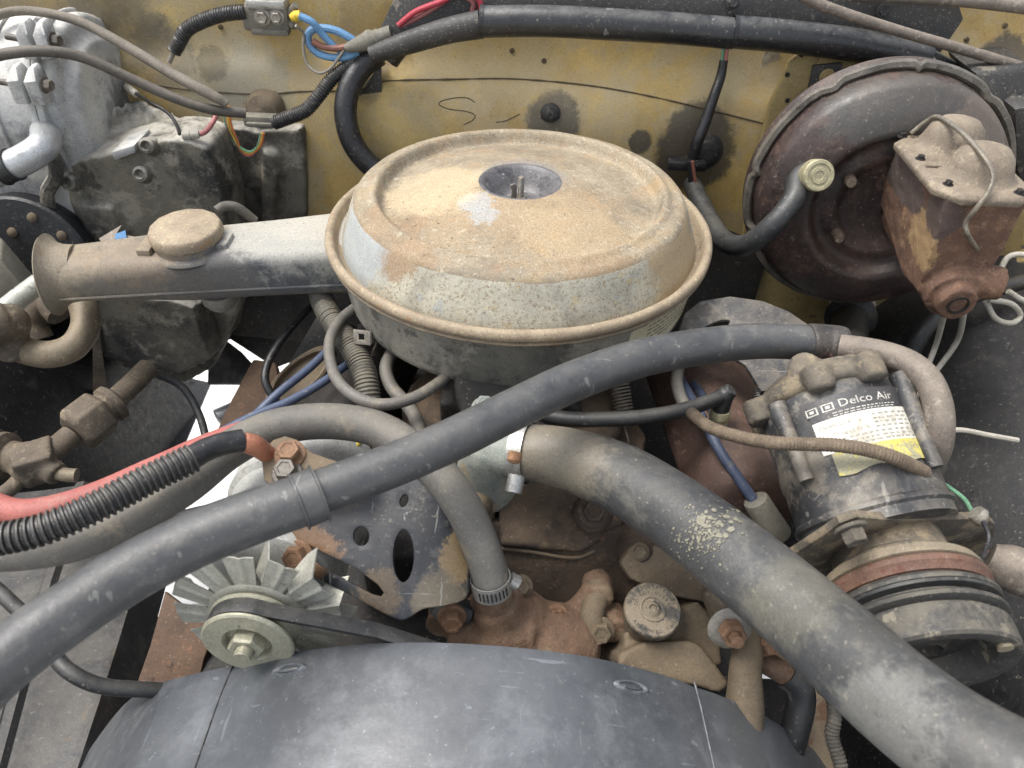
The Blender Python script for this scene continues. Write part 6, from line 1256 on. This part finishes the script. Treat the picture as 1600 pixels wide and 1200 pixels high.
# braided loom down the firewall
bd = thing('braided_drop_loom', 'black braided loom with green and pink wires hanging down the firewall', 'wiring loom', at_fw(1120, 150, 0.03))
mb = MB(); mb.tube([tuple(at_fw(x, y, o)) + (r,) for x, y, o, r in ((1131, 94, 0.03, 0.0055), (1126, 120, 0.03, 0.0062), (1115, 152, 0.03, 0.0068), (1102, 190, 0.03, 0.0075), (1090, 222, 0.03, 0.0075), (1082, 250, 0.025, 0.008))], n=14); obj('braid', mb, M_tapeb, bd)
for m_, dx in ((M_green, -3), (M_pink, 3)): fwline('strand', [(1137 + dx, 64), (1133 + dx, 80), (1131 + dx, 98)], m_, 0.0022, bd, off=0.032)
mb = MB(); mb.box(at_fw(1072, 256, 0.03), (0.05, 0.02, 0.012)); obj('end_plug', mb, M_tapeb, bd, bevel=0.002)
fwline('pink_strand', [(1082, 252), (1086, 280), (1092, 305), (1100, 330)], M_brown, 0.0022, bd, off=0.05)
fwline('dark_strand', [(1078, 252), (1080, 285), (1085, 320)], M_tapeb, 0.004, bd, off=0.045)
# ---------------------------------------------------------------- hoses on the left of the engine
hh = thing('heater_hose', 'grey heater hose looping over the alternator down to the water pump', 'heater hose', at(600, 680, z=1.08))
mb = MB(); mb.tube(even([(-60, 858, 1.118, 58), (30, 858, 1.118, 58), (120, 843, 1.118, 58), (210, 805, 1.12, 58), (290, 757, 1.122, 58), (360, 702, 1.122, 58), (430, 668, 1.122, 58), (510, 658, 1.122, 56), (585, 669, 1.120, 56), (640, 700, 1.118, 56), (690, 745, 1.108, 56), (725, 795, 1.094, 56), (750, 850, 1.074, 56), (766, 900, 1.052, 56), (770, 922, 1.04, 56)], 0.0148), n=28); obj('rubber_hose', mb, M_hoseg, hh)
q = at(768, 912, z=1.046); cl = band('clamp', q, at(770, 926, z=1.036) - at(764, 895, z=1.056), 0.0152, 0.014, M_clamp, hh)
mb = MB(); mb.cyl(at(797, 905, z=1.05), at(808, 912, z=1.046), 0.0062, 0.0062, 16); obj('clamp_screw', mb, M_clamp, cl)
for i in range(8):
    t = -0.9 + i * 0.2; Mq = frame(q, at(770, 926, z=1.036) - at(764, 895, z=1.056), V(0, -1, 0)); mb = MB(); mb.box(Mq @ V(0.0163 * math.cos(t), 0.0163 * math.sin(t), 0), (0.0006, 0.0012, 0.008), Mq.to_3x3().to_4x4() @ Matrix.Rotation(t, 4, 'Z')); obj('slot', mb, M_dark, cl)
hose('red_hose', [(-50, 770, 1.135, 44), (10, 798, 1.128, 44), (70, 798, 1.128, 44), (150, 774, 1.128, 42), (240, 734, 1.128, 40), (330, 694, 1.124, 38), (410, 668, 1.118, 36), (490, 657, 1.110, 34), (560, 658, 1.10, 32), (620, 668, 1.10, 30)], M_redh, n=22, loc=at(150, 768, z=1.13), label='faded red rubber hose lying behind the corrugated cable', cat='hose')
bc = thing('battery_cable', 'black corrugated battery cable with taped end and copper lug at the alternator bracket', 'battery cable', at(200, 765, z=1.14))
mb = MB(); mb.tube(even([(-60, 850, 1.160, 42), (0, 842, 1.160, 42), (70, 826, 1.160, 42), (150, 792, 1.160, 42), (230, 750, 1.158, 40), (300, 716, 1.156, 40)], 0.0098), n=20, ring=0.0006, fn=rib(0.0042, 0.20)); obj('corrugated_sleeve', mb, M_loom, bc, smooth=60)
line('taped_end', [(292, 720, 1.156, 34), (312, 708, 1.156, 36), (340, 696, 1.154, 38), (380, 688, 1.150, 38)], M_tapeb, bc, r=0.0086, n=18, jit=0.0008, jsc=90)
mb = MB(); a = at(378, 690, z=1.150); mb.tube([tuple(a) + (0.0075,), tuple(at(398, 696, z=1.144)) + (0.008,), tuple(at(415, 708, z=1.132)) + (0.0072,), tuple(at(428, 718, z=1.122)) + (0.006,)], n=14); mb.box(at(438, 724, z=1.118), (0.022, 0.016, 0.003)); obj('copper_lug', mb, mat('copper', [C(150, 96, 72), C(176, 122, 96)], 40, 0.2, rough=(0.4, 0.6), metal=0.4, layers=[(C(120, 100, 84), 40, 0.6, 0.06, 0.6)]), bc, voxel=0.0016, relax=3)
# vacuum and wiring runs left of the air cleaner
line('vacuum_hose', [(556, 480, 1.085, 18), (532, 500, 1.085, 18), (516, 530, 1.085, 18), (516, 565, 1.085, 18), (530, 598, 1.083, 18), (560, 622, 1.08, 18), (600, 632, 1.08, 18), (645, 622, 1.08, 18), (680, 602, 1.08, 18), (706, 580, 1.08, 18)], M_hoseg, r=0.0056, loc=at(560, 622, z=1.07), label='thin grey vacuum hose looping in front of the corrugated loom', cat='hose')
mb = MB(); mb.tube(even([(498, 440, 1.075, 40), (504, 470, 1.072, 40), (522, 505, 1.07, 40), (548, 540, 1.066, 40), (566, 575, 1.06, 40), (574, 610, 1.05, 40), (580, 650, 1.03, 40), (600, 690, 1.0, 40)], 0.0125), n=20, ring=0.0007, fn=rib(0.0034, 0.10)); obj('corrugated_loom', mb, M_loomd, loc=at(548, 540, z=1.06), smooth=60, label='fat dusty corrugated loom dropping from under the snorkel', cat='wiring loom')
line('breather_hose', [(640, 545, 1.062, 20), (615, 550, 1.062, 20), (603, 575, 1.058, 20), (612, 605, 1.052, 20), (636, 632, 1.05, 20), (652, 660, 1.05, 20), (660, 700, 1.04, 20)], M_hoseg, r=0.0068, loc=at(612, 605, z=1.04), label='small grey breather hose snaking down beneath the air cleaner pan', cat='hose')
for pts, m_, lb in ((((500, 465, 1.05, 14), (465, 500, 1.04, 14), (430, 545, 1.03, 14), (415, 580, 1.02, 14), (418, 605, 1.01, 14), (440, 640, 0.99, 14)), M_tapeb, 'dark blue plug lead bowing over the pale gap'),
                    (((515, 545, 1.045, 16), (480, 578, 1.045, 16), (440, 610, 1.045, 16), (415, 633, 1.04, 16), (400, 648, 1.035, 16)), M_navy, 'blue plug lead lying across the oval end cap'),
                    (((545, 568, 1.05, 17), (500, 600, 1.05, 17), (450, 628, 1.05, 17), (405, 646, 1.05, 17), (360, 668, 1.048, 17), (320, 690, 1.04, 17)), M_navy, 'purple blue plug lead resting above the heater hose')):
    line('plug_lead', pts, m_, r=0.0044, loc=at(*pts[1][:2], z=pts[1][2]), label=lb, cat='plug lead', group='plug leads')
line('maroon_wire', [(495, 706, 1.06, 11), (525, 698, 1.06, 11), (560, 690, 1.06, 11)], M_pink, r=0.0030, loc=at(525, 698, z=1.05), label='dull pink wire end beneath the heater hose', cat='wire')
line('yellow_wire', [(540, 722, 1.05, 8), (550, 706, 1.06, 8), (562, 690, 1.06, 8)], M_yellow, r=0.0026, loc=at(550, 706, z=1.05), label='yellow wire end beneath the heater hose', cat='wire')
# ---------------------------------------------------------------- right of the thermostat
line('vacuum_hose', [(730, 596, 1.055, 26), (770, 612, 1.06, 26), (830, 640, 1.064, 26), (885, 654, 1.066, 26), (950, 655, 1.068, 25), (1010, 651, 1.070, 25), (1070, 640, 1.072, 25), (1128, 620, 1.074, 25)], M_rubd, r=0.0072, n=16, loc=at(950, 655, z=1.06), label='black vacuum hose crossing behind the radiator hose to a tee', cat='hose')
tv = thing('vacuum_tee', 'grimy small vacuum tee with brass fitting at the end of the black hose', 'vacuum fitting', at(1125, 640, z=1.05))
mb = MB(); q = at(1132, 618, z=1.074); mb.ball(q, 0.0095); mb.cyl(q, at(1144, 608, z=1.082), 0.007, 0.0075); mb.cyl(q, at(1124, 648, z=1.055), 0.009, 0.008); obj('body', mb, M_rubd, tv, voxel=0.0016, relax=3)
mb = MB(); mb.lathe([(0.0095, 0), (0.0105, 0.003), (0.0105, 0.008), (0.009, 0.010), (0.0095, 0.014), (0.0095, 0.02)], frame(at(1126, 640, z=1.06), V(0, -0.2, -1)), 20); obj('brass_fitting', mb, M_brass, tv)
# throttle return spring
mb = MB(); a, c = at(968, 596, z=1.06), at(976, 654, z=1.035); Mh = frame(a, c - a); L_ = (c - a).length
mb.tube([tuple(Mh @ V(0.0092 * math.cos(t * math.tau), 0.0092 * math.sin(t * math.tau), L_ * t / 11)) + (0.0011,) for t in [k_ / 14 for k_ in range(11 * 14)]], n=6, smooth=False); sp_ = thing('return_spring', 'small coiled throttle return spring hanging under the refrigerant hose', 'spring', c)
obj('coil', mb, M_wire, sp_)
mb = MB(); mb.tube([tuple(c), zc(976, 668, 1.02 - dZ), zc(982, 690, 1.01 - dZ), zc(975, 700, 1.0 - dZ)], r=0.0012, n=8); obj('hook', mb, M_wire, sp_)
# right hand plug leads
for pts, lb in ((((1062, 590, 1.04, 20), (1078, 620, 1.045, 20), (1098, 655, 1.045, 20), (1125, 705, 1.04, 20), (1152, 745, 1.03, 20), (1180, 785, 1.015, 20)), 'blue plug lead sloping down beside the reddish valve cover'),
                (((1085, 600, 1.03, 18), (1115, 645, 1.035, 18), (1145, 690, 1.03, 18), (1165, 735, 1.015, 18), (1172, 780, 1.0, 18)), 'darker blue plug lead tucked behind its pair near the compressor')):
    line('plug_lead', pts, M_navy, r=0.0052, loc=at(*pts[2][:2], z=pts[2][2]), label=lb, cat='plug lead', group='plug leads')
mb = MB(); mb.cyl(at(1180, 780, z=1.02), at(1215, 838, z=0.985), 0.012, 0.014, 20); obj('plug_boot', mb, M_grub, loc=at(1200, 810, z=1.0), bevel=0.002, label='gritty grey spark plug boot at the foot of the blue leads', cat='plug boot')
line('grey_loop_hose', [(1060, 575, 1.06, 20), (1058, 600, 1.06, 20), (1068, 630, 1.06, 20), (1085, 650, 1.055, 20)], M_hoseg, r=0.0062, loc=at(1060, 600, z=1.05), label='short grey hose bend beside the blue plug leads', cat='hose')
# wire in braided sheath across the compressor
sh_ = thing('sheathed_wire', 'brown braided sheathed wire lying across the compressor label', 'wire', at(1250, 690, z=1.15))
mb = MB(); P = [tuple(at(1080, 645, z=1.10)), tuple(at(1110, 668, z=1.115)), tuple(at(1160, 684, z=1.135)), tuple(at(1210, 692, z=1.152)), tuple(at(1260, 694, d=0.553)), tuple(at(1310, 696, d=0.543)), tuple(at(1360, 704, d=0.538)), tuple(at(1405, 718, d=0.540)), tuple(at(1445, 738, d=0.552))]
mb.tube([p + (0.0052,) for p in P], n=14, ring=0.0009, fn=lambda L, r: r * (1 + 0.05 * math.sin(L * math.tau / 0.0027))); obj('sheath', mb, mat('brown_braid', [C(84, 72, 58), C(116, 102, 84)], 90, 0.3, rough=(0.7, 0.9), bump=(0.8, 0.001, 700)), sh_)
mb = MB(); mb.tube([tuple(at(1444, 737, d=0.552)), tuple(at(1475, 756, d=0.572)), tuple(at(1505, 778, d=0.565)), tuple(at(1518, 798, d=0.548)), tuple(at(1522, 806, d=0.544))], r=0.0016, n=8); obj('green_core', mb, M_green, sh_)
mb = MB(); mb.tube([tuple(at(1524, 800, d=0.54)) + (0.006,), tuple(at(1532, 808, d=0.54)) + (0.007,), tuple(at(1540, 812, d=0.54)) + (0.004,)], n=12); obj('terminal', mb, M_steel, sh_)
mb = MB(); mb.tube([tuple(at(1536, 815, d=0.53)), tuple(at(1545, 840, d=0.52)), tuple(at(1536, 870, d=0.52))], r=0.0016, n=8); obj('tail', mb, M_tapeb, sh_)
# plastic zip tie and pipe behind the compressor
mb = MB(); P = [at(1425, 684, z=1.07), at(1455, 676, z=1.07), at(1500, 672, z=1.065), at(1545, 680, z=1.06), at(1590, 688, z=1.055)]
mb.tube([tuple(p) + (0.0026,) for p in P], n=8); zt = obj('zip_tie', mb, M_white, loc=P[2], label='white plastic zip tie tail sticking out behind the pipe elbow', cat='zip tie')
mb = MB(); mb.tube([tuple(at(1545, 872, z=1.06)) + (0.013,), tuple(at(1575, 886, z=1.06)) + (0.0185,), tuple(at(1640, 910, z=1.06)) + (0.0185,)], n=20); obj('outlet_pipe', mb, M_pipe, loc=at(1575, 886, z=1.05), label='dusty pipe stub leaving the right side of the compressor bracket', cat='pipe')
# arched black bracket behind the compressor
mb = pix_plate([[(1062, 520), (1072, 492), (1095, 474), (1140, 467), (1190, 474), (1230, 490), (1262, 512), (1300, 560), (1320, 600), (1190, 610), (1165, 570), (1120, 545), (1070, 560)], oval(1118, 512, 26, 10, -0.35)], at(1180, 520, z=1.095), V(0.0, -0.45, 0.9).normalized(), 0.006, bevel=0.002); obj('arched_bracket', mb, M_comp, loc=at(1180, 520, z=1.08), label='arched black compressor bracket partly hidden behind the refrigerant hose', cat='bracket')
mb = pp([(1195, 620), (1230, 640), (1240, 760), (1215, 850), (1190, 840), (1170, 700)], at(1205, 720, z=0.99), V(-0.3, -0.5, 0.8).normalized(), V(0.0, 0.01, -0.02)); obj('compressor_stay', mb, M_tan, loc=at(1205, 720, z=0.98), bevel=0.003, label='tan steel stay between the blue leads and the compressor', cat='bracket')
mb = MB(); mb.tube(even([(1186, 610, 1.06, 14), (1184, 650, 1.05, 14), (1186, 690, 1.03, 14)], 0.0055), n=12, ring=0.0006, fn=rib(0.003, 0.18)); obj('corrugated_loom', mb, M_loom, loc=at(1184, 650, z=1.03), label='little black corrugated loom standing left of the compressor', cat='wiring loom')
# front corner bits
line('overflow_hose', [(-40, 890, 0.98, 20), (10, 935, 0.98, 20), (50, 975, 0.985, 20), (82, 1020, 0.99, 20), (110, 1050, 0.99, 20), (160, 1072, 0.98, 20), (240, 1078, 0.965, 20), (300, 1080, 0.95, 20)], M_rubd, r=0.0062, loc=at(100, 1040, z=0.97), label='thin black overflow hose bending behind the shroud corner', cat='hose')
mb = MB(); mb.tube(even([(1285, 1075, 0.95, 16), (1300, 1090, 0.96, 16), (1304, 1120, 0.96, 16), (1300, 1150, 0.95, 16), (1312, 1190, 0.94, 16), (1320, 1230, 0.93, 16)], 0.0055), n=12, ring=0.0007, fn=rib(0.003, 0.16)); obj('corrugated_loom', mb, M_loomd, loc=at(1300, 1120, z=0.93), label='small dusty corrugated loom behind the lower radiator hose end', cat='wiring loom')
line('black_lead', [(240, 822, 0.98, 12), (280, 806, 0.99, 12), (320, 796, 1.0, 12), (360, 790, 1.0, 12)], M_tapeb, r=0.0042, loc=at(280, 806, z=0.97), label='black lead crossing the pale gap beside the alternator', cat='wire')
